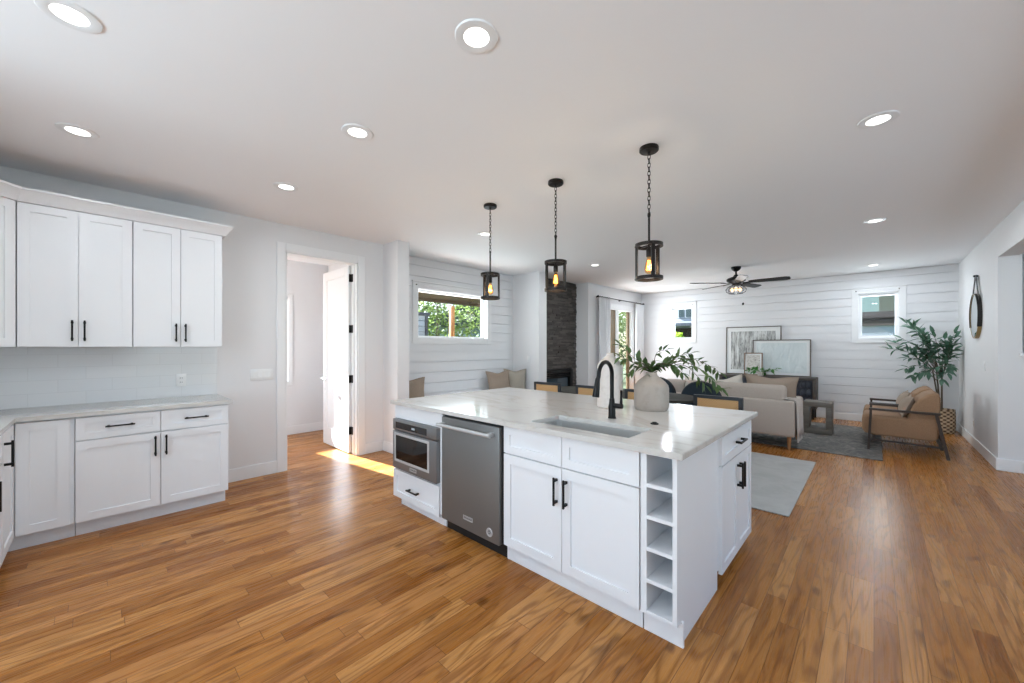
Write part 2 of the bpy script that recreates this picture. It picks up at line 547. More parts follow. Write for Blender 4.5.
# ------------------------------------------------------------------ mesh helpers
class MB:
    def __init__(self):
        self.bm = bmesh.new()

    def box(self, x0, x1, y0, y1, z0, z1, bev=0.0, seg=2, mx=None):
        if x0 > x1: x0, x1 = x1, x0
        if y0 > y1: y0, y1 = y1, y0
        if z0 > z1: z0, z1 = z1, z0
        P = (lambda p: mx @ Vector(p)) if mx is not None else (lambda p: p)
        vs = [self.bm.verts.new(P((x, y, z))) for z in (z0, z1) for y in (y0, y1) for x in (x0, x1)]
        fs = [(0, 2, 3, 1), (4, 5, 7, 6), (0, 1, 5, 4), (2, 6, 7, 3), (0, 4, 6, 2), (1, 3, 7, 5)]
        faces = [self.bm.faces.new([vs[i] for i in f]) for f in fs]
        if bev > 0:
            ed = list({e for f in faces for e in f.edges})
            bmesh.ops.bevel(self.bm, geom=ed, offset=bev, segments=seg, affect='EDGES', profile=0.5)
        return self

    def ring_faces(self, rings, close_ends=True, loop=False):
        n = len(rings[0])
        m_ = len(rings)
        for i in range(m_ if loop else m_ - 1):
            a, b = rings[i], rings[(i + 1) % m_]
            for j in range(n):
                k = (j + 1) % n
                self.bm.faces.new((a[j], a[k], b[k], b[j]))
        if close_ends and not loop:
            self.bm.faces.new(list(reversed(rings[0])))
            self.bm.faces.new(rings[-1])

    def tube(self, pts, r, n=10, loop=False, flat=None):
        pts = [Vector(p) for p in pts]
        rs = r if isinstance(r, (list, tuple)) else [r] * len(pts)
        rings = []
        up = None
        for i, p in enumerate(pts):
            if loop:
                t = pts[(i + 1) % len(pts)] - pts[i - 1]
            else:
                t = pts[min(i + 1, len(pts) - 1)] - pts[max(i - 1, 0)]
            t.normalize()
            if up is None:
                up = Vector((0, 0, 1)) if abs(t.z) < 0.9 else Vector((1, 0, 0))
            u = t.cross(up).normalized()
            w = u.cross(t).normalized()
            up = w
            rings.append([self.bm.verts.new(p + rs[i] * (math.cos(2 * PI * k / n) * u + math.sin(2 * PI * k / n) * w)) for k in range(n)])
        self.ring_faces(rings, True, loop)
        return self

    def cyl(self, p0, p1, r0, r1=None, n=20):
        return self.tube([p0, p1], [r0, r0 if r1 is None else r1], n)

    def bar(self, p0, p1, w, d, side=None):
        """rectangular bar from p0 to p1, w along 'side', d across"""
        p0, p1 = Vector(p0), Vector(p1)
        t = (p1 - p0).normalized()
        s = Vector(side) if side else (Vector((0, 0, 1)) if abs(t.z) < 0.9 else Vector((1, 0, 0)))
        u = (s - t * s.dot(t)).normalized()
        v = t.cross(u)
        rings = []
        for p in (p0, p1):
            rings.append([self.bm.verts.new(p + u * a * w / 2 + v * b * d / 2) for a, b in ((-1, -1), (1, -1), (1, 1), (-1, 1))])
        self.ring_faces(rings)
        return self

    def lathe(self, prof, c=(0, 0, 0), n=32, cap=True):
        rings = []
        for r, z in prof:
            rings.append([self.bm.verts.new((c[0] + r * math.cos(2 * PI * k / n), c[1] + r * math.sin(2 * PI * k / n), c[2] + z)) for k in range(n)])
        self.ring_faces(rings, cap)
        return self

    def prism(self, poly, axis, a, b, bev=0.0, seg=2):
        """extrude a 2-D polygon along an axis from a to b"""
        def P(q, t):
            if axis == 'x': return (t, q[0], q[1])
            if axis == 'y': return (q[0], t, q[1])
            return (q[0], q[1], t)
        r0 = [self.bm.verts.new(P(q, a)) for q in poly]
        r1 = [self.bm.verts.new(P(q, b)) for q in poly]
        n = len(poly)
        fs = [self.bm.faces.new((r0[i], r0[(i + 1) % n], r1[(i + 1) % n], r1[i])) for i in range(n)]
        fs.append(self.bm.faces.new(list(reversed(r0))))
        fs.append(self.bm.faces.new(r1))
        if bev > 0:
            ed = [e for f in fs[-2:] for e in f.edges]
            bmesh.ops.bevel(self.bm, geom=list(set(ed)), offset=bev, segments=seg, affect='EDGES', profile=0.5)
        return self

    def puffy(self, prof, half, rad, n=4):
        """profile (x,z) extruded along y from -half to half with rounded edges"""
        k = len(prof)
        area_ = sum(prof[i][0] * prof[(i + 1) % k][1] - prof[(i + 1) % k][0] * prof[i][1] for i in range(k))
        sg = 1 if area_ > 0 else -1
        nr = []
        for i in range(k):
            a, b, c = Vector(prof[i - 1]), Vector(prof[i]), Vector(prof[(i + 1) % k])
            d = (b - a).normalized() + (c - b).normalized()
            d.normalize()
            nr.append(Vector((d.y, -d.x)) * sg)
        st = [(rad * (1 - math.sin(PI / 2 * j / n)), half - rad + rad * math.cos(PI / 2 * j / n)) for j in range(n + 1)]
        seq = [(o_, -y) for o_, y in st] + [(o_, y) for o_, y in reversed(st)]
        rings = [[self.bm.verts.new((p[0] - q.x * o_, y, p[1] - q.y * o_)) for p, q in zip(prof, nr)] for o_, y in seq]
        self.ring_faces(rings)
        return self

    def sphere(self, c, r, n=16, sc=(1, 1, 1)):
        h = max(6, n // 2)
        rings = []
        for i in range(1, h):
            t = PI * i / h
            rings.append([self.bm.verts.new((c[0] + sc[0] * r * math.sin(t) * math.cos(2 * PI * k / n), c[1] + sc[1] * r * math.sin(t) * math.sin(2 * PI * k / n), c[2] - sc[2] * r * math.cos(t))) for k in range(n)])
        self.ring_faces(rings, False)
        for ring, z in ((rings[0], -1), (rings[-1], 1)):
            p = self.bm.verts.new((c[0], c[1], c[2] + z * sc[2] * r))
            for k in range(n):
                self.bm.faces.new((ring[k], ring[(k + 1) % n], p))
        return self

    def torus(self, c, R_, r, n=24, k=8, mx=None, sc=(1, 1, 1)):
        rings = []
        for i in range(n):
            a = 2 * PI * i / n
            rings.append([self.bm.verts.new(((R_ + r * math.cos(2 * PI * j / k)) * math.cos(a) * sc[0], (R_ + r * math.cos(2 * PI * j / k)) * math.sin(a) * sc[1], r * math.sin(2 * PI * j / k) * sc[2])) for j in range(k)])
        self.ring_faces(rings, False, True)
        for v in [v for q in rings for v in q]:
            v.co = (mx @ v.co if mx is not None else v.co) + Vector(c)
        return self

    def hoop(self, c, r, w, h, n=32):
        """flat band ring: radial thickness w, height h, standing on z=c.z"""
        prof = [(r - w, 0), (r, 0), (r, h), (r - w, h)]
        rings = []
        for k in range(n):
            a = 2 * PI * k / n
            rings.append([self.bm.verts.new((c[0] + q[0] * math.cos(a), c[1] + q[0] * math.sin(a), c[2] + q[1])) for q in prof])
        self.ring_faces(rings, False, True)
        return self

    def leaf(self, base, d, up, ln, wd):
        d = Vector(d).normalized()
        u = Vector(up)
        s = d.cross(u)
        if s.length < 1e-4:
            s = d.cross(Vector((1, 0, 0)))
        s.normalize()
        nrm = s.cross(d)
        b = Vector(base)
        q = [b, b + d * ln * .3 + s * wd * .45 + nrm * wd * .12, b + d * ln * .65 + s * wd * .38 + nrm * wd * .06, b + d * ln - nrm * ln * .08,
             b + d * ln * .65 - s * wd * .38 + nrm * wd * .06, b + d * ln * .3 - s * wd * .45 + nrm * wd * .12, b + d * ln * .33, b + d * ln * .66]
        v = [self.bm.verts.new(x) for x in q]
        for f in ((0, 1, 6), (1, 2, 7, 6), (2, 3, 7), (3, 4, 7), (4, 5, 6, 7), (5, 0, 6)):
            self.bm.faces.new([v[i] for i in f])
        return self

    def build(self, name, m, parent=None, smooth=True, loc=None, recalc=True, off=None):
        """off: world offset of the thing the coordinates were written for"""
        if off is not None:
            o_ = Vector(off)
            for v in self.bm.verts:
                v.co -= o_
        if recalc:
            bmesh.ops.recalc_face_normals(self.bm, faces=self.bm.faces)
        me = bpy.data.meshes.new(name)
        self.bm.to_mesh(me)
        self.bm.free()
        me.materials.append(m)
        if smooth:
            me.shade_smooth()
            me.set_sharp_from_angle(angle=R(35))
        o = bpy.data.objects.new(name, me)
        COL.objects.link(o)
        if parent is not None:
            o.parent = parent
        if loc is not None:
            o.location = loc
        return o


def tag(o, label, cat, group=None, kind=None):
    if label: o['label'] = label
    if cat: o['category'] = cat
    if group: o['group'] = group
    if kind: o['kind'] = kind
    return o


def thing(name, label, cat, loc=(0, 0, 0), rz=0.0, group=None, kind=None):
    o = bpy.data.objects.new(name, None)
    o.empty_display_size = 0.1
    COL.objects.link(o)
    o.location = loc
    o.rotation_euler = (0, 0, rz)
    return tag(o, label, cat, group, kind)


def dup(root, loc=None, rz=None, label=None):
    r = root.copy()
    COL.objects.link(r)
    if loc is not None: r.location = loc
    if rz is not None: r.rotation_euler = (0, 0, rz)
    if label: r['label'] = label
    for ch in list(root.children):
        c = ch.copy()
        COL.objects.link(c)
        c.parent = r
        for g in list(ch.children):
            d = g.copy()
            COL.objects.link(d)
            d.parent = c
    return r


def struct(mb, name, m, label=None, cat=None, smooth=False):
    o = mb.build(name, m, None, smooth)
    return tag(o, label, cat, None, 'structure')


# ------------------------------------------------------------------ room shell
CH = 2.76
WL, WF, WR = -4.82, 9.70, 1.02
NX, NY0, NY1 = -5.10, 2.79, 5.48          # dining nook recess
PX = -4.45                                # plane of pier and patio-door wall
FX, FY0, FY1 = -4.75, 5.70, 7.14          # stone fireplace


def holed(mb, axis, c0, c1, u0, u1, z0, z1, holes, course=None, gap=0.009):
    """wall slab of thickness c0..c1 across 'axis', running u0..u1, z0..z1, with rectangular holes (u0,u1,z0,z1).
    course: cut into horizontal boards of that height"""
    zs = {z0, z1}
    for h in holes:
        zs |= {h[2], h[3]}
    zs = sorted(z for z in zs if z0 <= z <= z1)
    if course:
        rows = []
        z = z0
        while z < z1 - 1e-4:
            rows.append((z, min(z + course, z1)))
            z += course
    else:
        rows = list(zip(zs[:-1], zs[1:]))
    for (a, b) in rows:
        cuts = sorted({a, b} | {z for z in zs if a < z < b})
        for p, q in zip(cuts[:-1], cuts[1:]):
            top = q - gap if (course and abs(q - b) < 1e-6) else q
            if top - p < 1e-3:
                continue
            mid = (p + top) / 2
            segs = [(u0, u1)]
            for h in holes:
                if h[2] - 1e-6 <= mid <= h[3] + 1e-6:
                    ns = []
                    for s, e in segs:
                        if h[1] <= s or h[0] >= e:
                            ns.append((s, e))
                        else:
                            if h[0] > s: ns.append((s, h[0]))
                            if h[1] < e: ns.append((h[1], e))
                    segs = ns
            for s, e in segs:
                if axis == 'x':
                    mb.box(c0, c1, s, e, p, top)
                else:
                    mb.box(s, e, c0, c1, p, top)
    return mb


struct(MB().box(-7.0, 3.5, -3.3, 9.95, -0.12, 0.0), 'floor', M['floor'], 'wide honey oak strip floor running through the open room', 'floor')
struct(MB().box(-7.0, 3.5, -3.3, 9.95, CH, CH + 0.15), 'ceiling', M['ceiling'], 'flat white ceiling over kitchen and living room', 'ceiling')

DY0, DY1, DZ = 1.435, 2.268, 2.462        # doorway in the left wall
struct(holed(MB(), 'x', WL - 0.13, WL, -1.16, 2.62, 0, CH, [(DY0, DY1, -1, DZ)]), 'wall_left', M['wall'], 'white kitchen wall with the open doorway', 'wall')
struct(MB().box(WL - 0.13, PX - 0.01, 2.62, NY0, 0, CH), 'wall_wing', M['wall'], 'short white wing wall between doorway and dining nook', 'wall')
W1 = (3.34, 4.79, 1.53, 2.285)           # nook window
mb = MB()
holed(mb, 'x', NX - 0.02, NX, NY0, NY1, 0, CH, [W1], 0.165)
holed(mb, 'x', NX - 0.16, NX - 0.02, NY0 - 0.1, NY1, 0, CH, [W1])
struct(mb, 'wall_nook', M['shiplap'], 'white shiplap wall of the dining nook with a window', 'wall')
struct(MB().box(NX - 0.16, PX, NY1, FY0, 0, CH), 'wall_pier', M['wall'], 'plain white wall closing the nook beside the stone fireplace', 'wall')
struct(MB().box(-5.3, PX, FY1, FY1 + 0.14, 0, CH), 'wall_return', M['wall'], 'narrow white wall right of the stone fireplace', 'wall')
SD = (7.80, 9.22, -0.01, 2.30)           # patio door opening
struct(holed(MB(), 'x', PX - 0.14, PX, FY1 + 0.14, WF, 0, CH, [SD]), 'wall_patio', M['wall'], 'white wall around the glazed patio door', 'wall')
W2 = (-3.66, -3.18, 1.585, 2.345)
W3 = (-0.215, 0.325, 1.55, 2.375)
mb = MB()
sw = [(a, b, c, d) for a, b, c, d in (W2, W3)]
holed(mb, 'y', WF, WF + 0.02, PX - 0.14, WR + 0.15, 0, CH, sw, 0.165)
holed(mb, 'y', WF + 0.02, WF + 0.16, PX - 0.14, WR + 0.15, 0, CH, sw)
struct(mb, 'wall_far', M['shiplap'], 'white shiplap living room wall behind sofa and armchairs', 'wall')
RE = 6.925
mb = MB().box(WR, WR + 0.15, RE, WF, 0, CH)
mb.box(WR, WR + 0.15, -3.2, RE, 2.40, CH)
struct(mb, 'wall_right', M['wall'], 'white right wall ending in a wide square opening', 'wall')
# hallway beyond the right opening: wall behind, and the outer wall opened for the added fill lamp
mb = MB().box(WR + 0.15, 1.19, RE, RE + 0.14, 0, CH).box(1.19, 2.3, RE + 0.0, RE + 0.14, 0, 1.28)
mb.box(1.19, 3.5, 9.0, 9.14, 0, CH)
struct(mb, 'wall_hallway', M['wall'], 'white stair wall seen past the right opening', 'wall')
struct(holed(MB(), 'x', 3.2, 3.35, -3.2, 9.0, 0, CH, [(0.5, 4.7, 0.45, 2.45)]), 'wall_outer', M['wall'], 'white outer wall of the hallway, out of frame', 'wall')
struct(holed(MB(), 'y', -3.02, -2.9, -3.3, 3.2, 0, CH, [(-3.05, 0.65, 0.5, 2.5)]), 'wall_rear', M['wall'], 'white wall behind the viewpoint, out of frame', 'wall')  # opening invented for the added rear fill
struct(MB().box(WL - 0.13, -2.9, -1.17, -1.04, 0, CH).box(-3.03, -2.9, -3.0, -1.17, 0, CH), 'wall_kitchen', M['wall'], 'white kitchen wall behind the range run, out of frame', 'wall')
# side room seen through the doorway
HW = (1.70, 2.05, 0.84, 2.15)
struct(holed(MB(), 'x', -6.90, -6.75, 0.3, 2.80, 0, CH, [HW]), 'wall_side_room', M['wall'], 'bright white wall of the small room through the doorway', 'wall')
mb = MB().box(-6.9, WL - 0.13, 2.66, 2.79, 0, CH)
holed(mb, 'y', 0.40, 0.53, -6.75, WL - 0.13, 0, CH, [(-6.55, -5.25, 0.6, 2.3)])  # opening invented for the added fill in this room
struct(mb, 'wall_side_room_end', M['wall'], 'end walls of the small room through the doorway', 'wall')

# baseboards
BH, BT = 0.135, 0.016


def baseboard(name, segs, label):
    mb = MB()
    for (x0, x1, y0, y1) in segs:
        mb.box(x0, x1, y0, y1, 0, BH, 0.004, 1)
    struct(mb, name, M['trim'], label, 'baseboard')


baseboard('baseboard_left', [(WL, WL + BT, 0.80, DY0 - 0.09), (WL, WL + BT, DY1 + 0.09, 2.62), (WL, PX + BT, 2.62 - BT, 2.62), (PX - 0.01, PX + BT - 0.01, 2.60, NY0)], 'white baseboard along the doorway wall')
baseboard('baseboard_far', [(PX, WR, WF - BT, WF)], 'white baseboard along the shiplap living room wall')
baseboard('baseboard_right', [(WR - BT, WR, RE, WF), (WR - BT, 1.19, RE - BT, RE), (1.19, 2.3, RE - BT, RE)], 'white baseboard along the right wall and its corner')
baseboard('baseboard_side_room', [(-6.75, -6.75 + BT, 0.53, 2.66)], 'white baseboard in the small room through the doorway')
struct(MB().box(1.17, 2.32, RE - 0.03, RE + 0.17, 1.28, 1.32, 0.004), 'trim_1', M['trim'], 'white cap on the stair wall past the right opening', 'trim')

# ------------------------------------------------------------------ doorway with open door
d1 = thing('door_1', 'white panel door standing open into the small room, black hinges', 'door', (WL, DY1, 0), 0, None, 'structure')
OFF = (WL, DY1, 0)
mb = MB()
for x0, x1 in ((WL, WL + 0.018), (WL - 0.148, WL - 0.13)):
    mb.box(x0, x1, DY0 - 0.09, DY0, 0, DZ + 0.09, 0.003, 1)
    mb.box(x0, x1, DY1, DY1 + 0.09, 0, DZ + 0.09, 0.003, 1)
    mb.box(x0, x1, DY0, DY1, DZ, DZ + 0.09, 0.003, 1)
mb.build('casing', M['trim'], d1, off=OFF)
mb = MB().box(WL - 0.14, WL + 0.005, DY0, DY0 + 0.016, 0, DZ).box(WL - 0.14, WL + 0.005, DY1 - 0.016, DY1, 0, DZ).box(WL - 0.14, WL + 0.005, DY0, DY1, DZ - 0.016, DZ)
mb.box(WL - 0.075, WL - 0.06, DY1 - 0.028, DY1, 0, DZ).box(WL - 0.075, WL - 0.06, DY0, DY0 + 0.028, 0, DZ)
mb.build('jamb', M['trim'], d1, off=OFF)
dl = MB()
LX0, LX1, LY = -5.80, -4.975, 2.252          # open leaf lies along x, in the side room
dl.box(LX0, LX0 + 0.12, LY - 0.036, LY, 0.012, 2.44, 0.002, 1)
dl.box(LX1 - 0.12, LX1, LY - 0.036, LY, 0.012, 2.44, 0.002, 1)
dl.box(LX0 + 0.12, LX1 - 0.12, LY - 0.036, LY, 0.012, 0.25, 0.002, 1)
dl.box(LX0 + 0.12, LX1 - 0.12, LY - 0.036, LY, 2.32, 2.44, 0.002, 1)
dl.box(LX0 + 0.11, LX1 - 0.11, LY - 0.026, LY - 0.008, 0.24, 2.33)
leaf_o = dl.build('door_leaf', M['trim'], d1, off=OFF)
hm = MB().cyl((LX0 + 0.07, LY - 0.036, 0.94), (LX0 + 0.07, LY - 0.045, 0.94), 0.028).cyl((LX0 + 0.07, LY - 0.04, 0.94), (LX0 + 0.07, LY - 0.085, 0.94), 0.009)
hm.tube([(LX0 + 0.07, LY - 0.08, 0.94), (LX0 + 0.12, LY - 0.084, 0.94), (LX0 + 0.19, LY - 0.078, 0.938)], [0.010, 0.009, 0.007])
hm.build('lever_handle', M['chrome'], leaf_o, off=OFF)
for z in (0.30, 0.97, 1.62, 2.28):
    MB().box(-4.972, -4.915, DY1 - 0.022, DY1 - 0.012, z - 0.05, z + 0.05, 0.002).cyl((-4.962, LY - 0.006, z - 0.05), (-4.962, LY - 0.006, z + 0.05), 0.008).box(-4.968, -4.962, LY - 0.034, LY, z - 0.05, z + 0.05).build('hinge', M['black'], d1, off=OFF)


# ------------------------------------------------------------------ windows
def window(name, label, axis, c, hole, cw, out, depth=0.14, sill=True, fw=0.045):
    """axis: wall normal axis, c: room face of the wall, out: +-1 direction to outdoors"""
    u0, u1, z0, z1 = hole
    t = thing(name, label, 'window', ((c, (u0 + u1) / 2, z0) if axis == 'x' else ((u0 + u1) / 2, c, z0)), 0, None, 'structure')
    off = t.location

    def bx(mb, n0, n1, a, b, p, q, bev=0.002):
        if axis == 'x':
            mb.box(c + n0, c + n1, a, b, p, q, bev, 1)
        else:
            mb.box(a, b, c + n0, c + n1, p, q, bev, 1)
    i = -out * 0.018
    mb = MB()
    e = 0.0
    bx(mb, 0, i, u0 - cw, u0 - e, z0 - cw, z1 + cw)
    bx(mb, 0, i, u1 + e, u1 + cw, z0 - cw, z1 + cw)
    bx(mb, 0, i, u0, u1, z0 - cw, z0)
    bx(mb, 0, i, u0, u1, z1, z1 + cw)
    bx(mb, 0, i * 1.8, u0 - cw - .012, u1 + cw + .012, z1 + cw, z1 + cw + .018)
    mb.build('casing', M['trim'], t, off=off)
    mb = MB()
    s0, s1 = out * (depth - 0.07), out * depth
    bx(mb, s0, s1, u0, u0 + fw, z0, z1)
    bx(mb, s0, s1, u1 - fw, u1, z0, z1)
    bx(mb, s0, s1, u0 + fw, u1 - fw, z0, z0 + fw)
    bx(mb, s0, s1, u0 + fw, u1 - fw, z1 - fw, z1)
    for a, b, p, q in ((u0, u0 + .008, z0, z1), (u1 - .008, u1, z0, z1), (u0, u1, z0, z0 + .008), (u0, u1, z1 - .008, z1)):
        bx(mb, 0, s0, a, b, p, q, 0)
    fr = mb.build('window_frame', M['trim'], t, off=off)
    mb = MB()
    g = out * (depth - 0.03)
    bx(mb, g, g + out * 0.006, u0 + fw, u1 - fw, z0 + fw, z1 - fw, 0)
    mb.build('pane', M['glass'], t, off=off)
    return t, fr


window('window_1', 'wide window in the shiplap nook looking out to trees', 'x', NX, (W1[0], W1[1], W1[2], W1[3]), 0.095, -1, fw=0.03)
window('window_2', 'small white window left of the framed art', 'y', WF, W2, 0.10, 1, fw=0.035)
window('window_3', 'small square window above the armchairs', 'y', WF, W3, 0.09, 1, fw=0.05)
window('window_4', 'narrow window of the small side room', 'x', -6.75, HW, 0.06, -1, fw=0.02)
# shade rods: slim dark brackets over the windows
for nm, p0, p1, lb in (('shade_rod', (NX + 0.035, 3.30, 2.335), (NX + 0.035, 4.80, 2.335), 'slim dark rod across the top of the nook window'),
                       ('shade_rod', (W3[0] - 0.03, WF - 0.035, 2.42), (W3[1] + 0.0, WF - 0.035, 2.42), 'slim dark rod above the small square window'),
                       ('shade_rod', (W2[0] - 0.03, WF - 0.035, 2.40), (W2[1] + 0.03, WF - 0.035, 2.40), 'slim dark rod above the small window left of the art')):
    t = thing(nm, lb, 'rod', p0, 0, 'shade rods over the windows')
    MB().cyl(p0, p1, 0.003, n=8).build('rod', M['plastic'], t, off=p0)
    for p in (p0, p1):
        dx = (-0.018, 0) if p[0] == p0[0] == p1[0] else (0, 0.018)
        MB().cyl(p, (p[0] + dx[0], p[1] + dx[1], p[2]), 0.007, n=8).sphere(p, 0.009, 8).build('bracket', M['bronze'], t, off=p0)

# patio door
pd = thing('door_2', 'tall glazed patio door with brown stiles between white curtains', 'door', (PX, 8.43, 0), 0, None, 'structure')
OFF = (PX, 8.43, 0)
y0, y1, z1 = SD[0], SD[1], SD[3]
mb = MB()
mb.box(PX, PX + 0.018, y0 - 0.09, y0, 0, z1 + 0.09, 0.002, 1).box(PX, PX + 0.018, y1, y1 + 0.16, 0, z1 + 0.09, 0.002, 1).box(PX, PX + 0.018, y0, y1, z1, z1 + 0.09, 0.002, 1)
mb.build('casing', M['trim'], pd, off=OFF)
mb = MB()
mb.box(PX - 0.12, PX, y0, y0 + 0.04, 0, z1).box(PX - 0.12, PX, y1 - 0.06, y1, 0, z1).box(PX - 0.12, PX, y0, y1, z1 - 0.04, z1).box(PX - 0.12, PX, y0, y1, 0, 0.03)
mb.box(PX - 0.06, PX - 0.02, 8.43, 8.53, 0.03, z1 - 0.04)
mb.build('door_frame', M['trim'], pd, off=OFF)
mb = MB()
mb.box(PX - 0.10, PX - 0.06, 8.24, 8.45, 0.03, z1 - 0.04, 0.003, 1).box(PX - 0.10, PX - 0.06, 9.05, 9.16, 0.03, z1 - 0.04, 0.003, 1)
mb.box(PX - 0.10, PX - 0.06, y0 + 0.04, 9.16, 0.03, 0.12, 0.003, 1)
mb.build('stile', M['doorframe'], pd, off=OFF)
MB().box(PX - 0.085, PX - 0.079, y0 + 0.04, y1 - 0.06, 0.1, z1 - 0.04).build('pane', M['glass'], pd, off=OFF)


def curtain(name, label, ya, yb, folds, ph):
    t = thing(name, label, 'curtain', (PX + 0.09, (ya + yb) / 2, 0), 0, 'white curtains at the patio door')
    bm = MB()
    nu, nv = folds * 10, 10
    grid = []
    for j in range(nv + 1):
        z = 0.03 + (2.47 - 0.03) * j / nv
        row = []
        sway = 1.0 + 0.12 * math.sin(j * 0.9 + ph)
        for i in range(nu + 1):
            s = i / nu
            y = ya + (yb - ya) * s
            a = 2 * PI * folds * s + ph
            x = PX + 0.09 + 0.028 * math.sin(a) * sway + 0.008 * math.sin(2.3 * a + j * 0.3)
            row.append(bm.bm.verts.new((x, y + 0.006 * math.cos(a * 2), z)))
        grid.append(row)
    for j in range(nv):
        for i in range(nu):
            bm.bm.faces.new((grid[j][i], grid[j][i + 1], grid[j + 1][i + 1], grid[j + 1][i]))
    o = bm.build('panel', M['curtain'], t, off=t.location)
    so = o.modifiers.new('thickness', 'SOLIDIFY')
    so.thickness = 0.003
    for k in range(folds):
        yk = ya + (yb - ya) * (k + 0.5) / folds
        MB().torus((PX + 0.09, yk, 2.485), 0.017, 0.003, 16, 6, Matrix.Rotation(PI / 2, 3, 'X')).build('ring', M['black'], t, off=t.location)
    return t


curtain('curtain', 'white curtain on the fireplace side of the patio door', 7.42, 7.92, 5, 0.3)
curtain('curtain', 'white curtain on the corner side of the patio door', 9.20, 9.62, 4, 1.2)
cr = thing('curtain_rod', 'thin black curtain rod above the patio door', 'curtain rod', (PX + 0.09, 8.5, 2.485))
MB().cyl((PX + 0.09, 7.40, 2.485), (PX + 0.09, 9.63, 2.485), 0.009, n=12).build('rod', M['black'], cr, off=cr.location)
for yy in (7.39, 9.64):
    MB().sphere((PX + 0.09, yy, 2.485), 0.027, 12).build('finial', M['black'], cr, off=cr.location)
for yy in (7.48, 8.5, 9.55):
    MB().cyl((PX + 0.002, yy, 2.485), (PX + 0.09, yy, 2.485), 0.006, n=8).cyl((PX + 0.001, yy, 2.485), (PX + 0.008, yy, 2.485), 0.022, n=12).build('bracket', M['black'], cr, off=cr.location)

# ------------------------------------------------------------------ fireplace
fp = thing('fireplace', 'tall dark stacked-stone fireplace with a black firebox', 'fireplace', (FX, (FY0 + FY1) / 2, 0))
bm = MB()
tone = []
z = 0.0
rs = random.Random(3)
FBY0, FBY1, FBZ0, FBZ1 = 5.86, 6.97, 0.12, 0.915
while z < CH - 0.001:
    h = min(rs.choice((0.022, 0.028, 0.034, 0.042)), CH - z)
    y = FY0 - rs.random() * 0.2
    while y < FY1:
        w = rs.uniform(0.09, 0.34)
        a, b = max(y, FY0), min(y + w, FY1)
        y += w
        segs = [(a, b)]
        if z < FBZ1 and z + h > FBZ0:
            segs = []
            if a < FBY0: segs.append((a, min(b, FBY0)))
            if b > FBY1: segs.append((max(a, FBY1), b))
        for s, e in segs:
            if e - s < 0.004: continue
            n0 = len(bm.bm.faces)
            bm.box(FX - 0.06, FX + rs.uniform(-0.012, 0.012), s, e - 0.002, z, z + h - 0.0025)
            tone += [rs.random()] * (len(bm.bm.faces) - n0)
    z += h
st = bm.build('stone_surround', M['stone'], fp, smooth=False, off=fp.location, recalc=True)
at = st.data.attributes.new('tone', 'FLOAT', 'FACE')
at.data.foreach_set('value', tone)
MB().box(FX - 0.45, FX - 0.06, FY0, FBY0, 0, CH).box(FX - 0.45, FX - 0.06, FBY1, FY1, 0, CH).box(FX - 0.45, FX - 0.06, FBY0, FBY1, FBZ1, CH).box(FX - 0.47, FX - 0.4, FBY0, FBY1, 0, FBZ1).box(FX - .45, FX - .06, FBY0, FBY1, 0, FBZ0).build('firebox', M['void'], fp, smooth=False, off=fp.location)
mb = MB()
mb.box(FX - 0.04, FX + 0.02, FBY0, FBY0 + 0.09, FBZ0, FBZ1, 0.004, 1).box(FX - 0.04, FX + 0.02, FBY1 - 0.09, FBY1, FBZ0, FBZ1, 0.004, 1)
mb.box(FX - 0.04, FX + 0.02, FBY0 + 0.09, FBY1 - 0.09, FBZ1 - 0.06, FBZ1, 0.004, 1).box(FX - 0.04, FX + 0.02, FBY0 + 0.09, FBY1 - 0.09, FBZ0, FBZ0 + 0.07, 0.004, 1)
for k in range(3):
    mb.box(FX - 0.03, FX + 0.005, FBY0 + 0.09, FBY1 - 0.09, 0.755 + k * 0.036, 0.775 + k * 0.036)
mb.build('metal_frame', M['black'], fp, off=fp.location)
MB().box(FX - 0.035, FX - 0.028, FBY0 + 0.12, FBY1 - 0.12, FBZ0 + 0.09, 0.74).build('glass_panel', M['fireglass'], fp, off=fp.location)

# ------------------------------------------------------------------ kitchen helpers


def frame_mx(O, U, Nn):
    """matrix taking (u,v,n) local to world; V is world z"""
    U, Nn = Vector(U), Vector(Nn)
    m_ = Matrix.Identity(4)
    for r_ in range(3):
        m_[r_][0] = U[r_]
        m_[r_][1] = (0, 0, 1)[r_]
        m_[r_][2] = Nn[r_]
        m_[r_][3] = O[r_]
    return m_


def shaker(mx, u0, u1, v0, v1, parent, name, off, fr=0.058, t=0.02):
    mb = MB()
    b = 0.0
    mb.box(u0, u0 + fr, v0, v1, 0, t, b, 1, mx)
    mb.box(u1 - fr, u1, v0, v1, 0, t, b, 1, mx)
    mb.box(u0 + fr, u1 - fr, v0, v0 + fr, 0, t, b, 1, mx)
    mb.box(u0 + fr, u1 - fr, v1 - fr, v1, 0, t, b, 1, mx)
    mb.box(u0 + fr - .002, u1 - fr + .002, v0 + fr - .002, v1 - fr + .002, 0.001, t - 0.009, 0, 1, mx)
    return mb.build(name, M['cab'], parent, off=off)


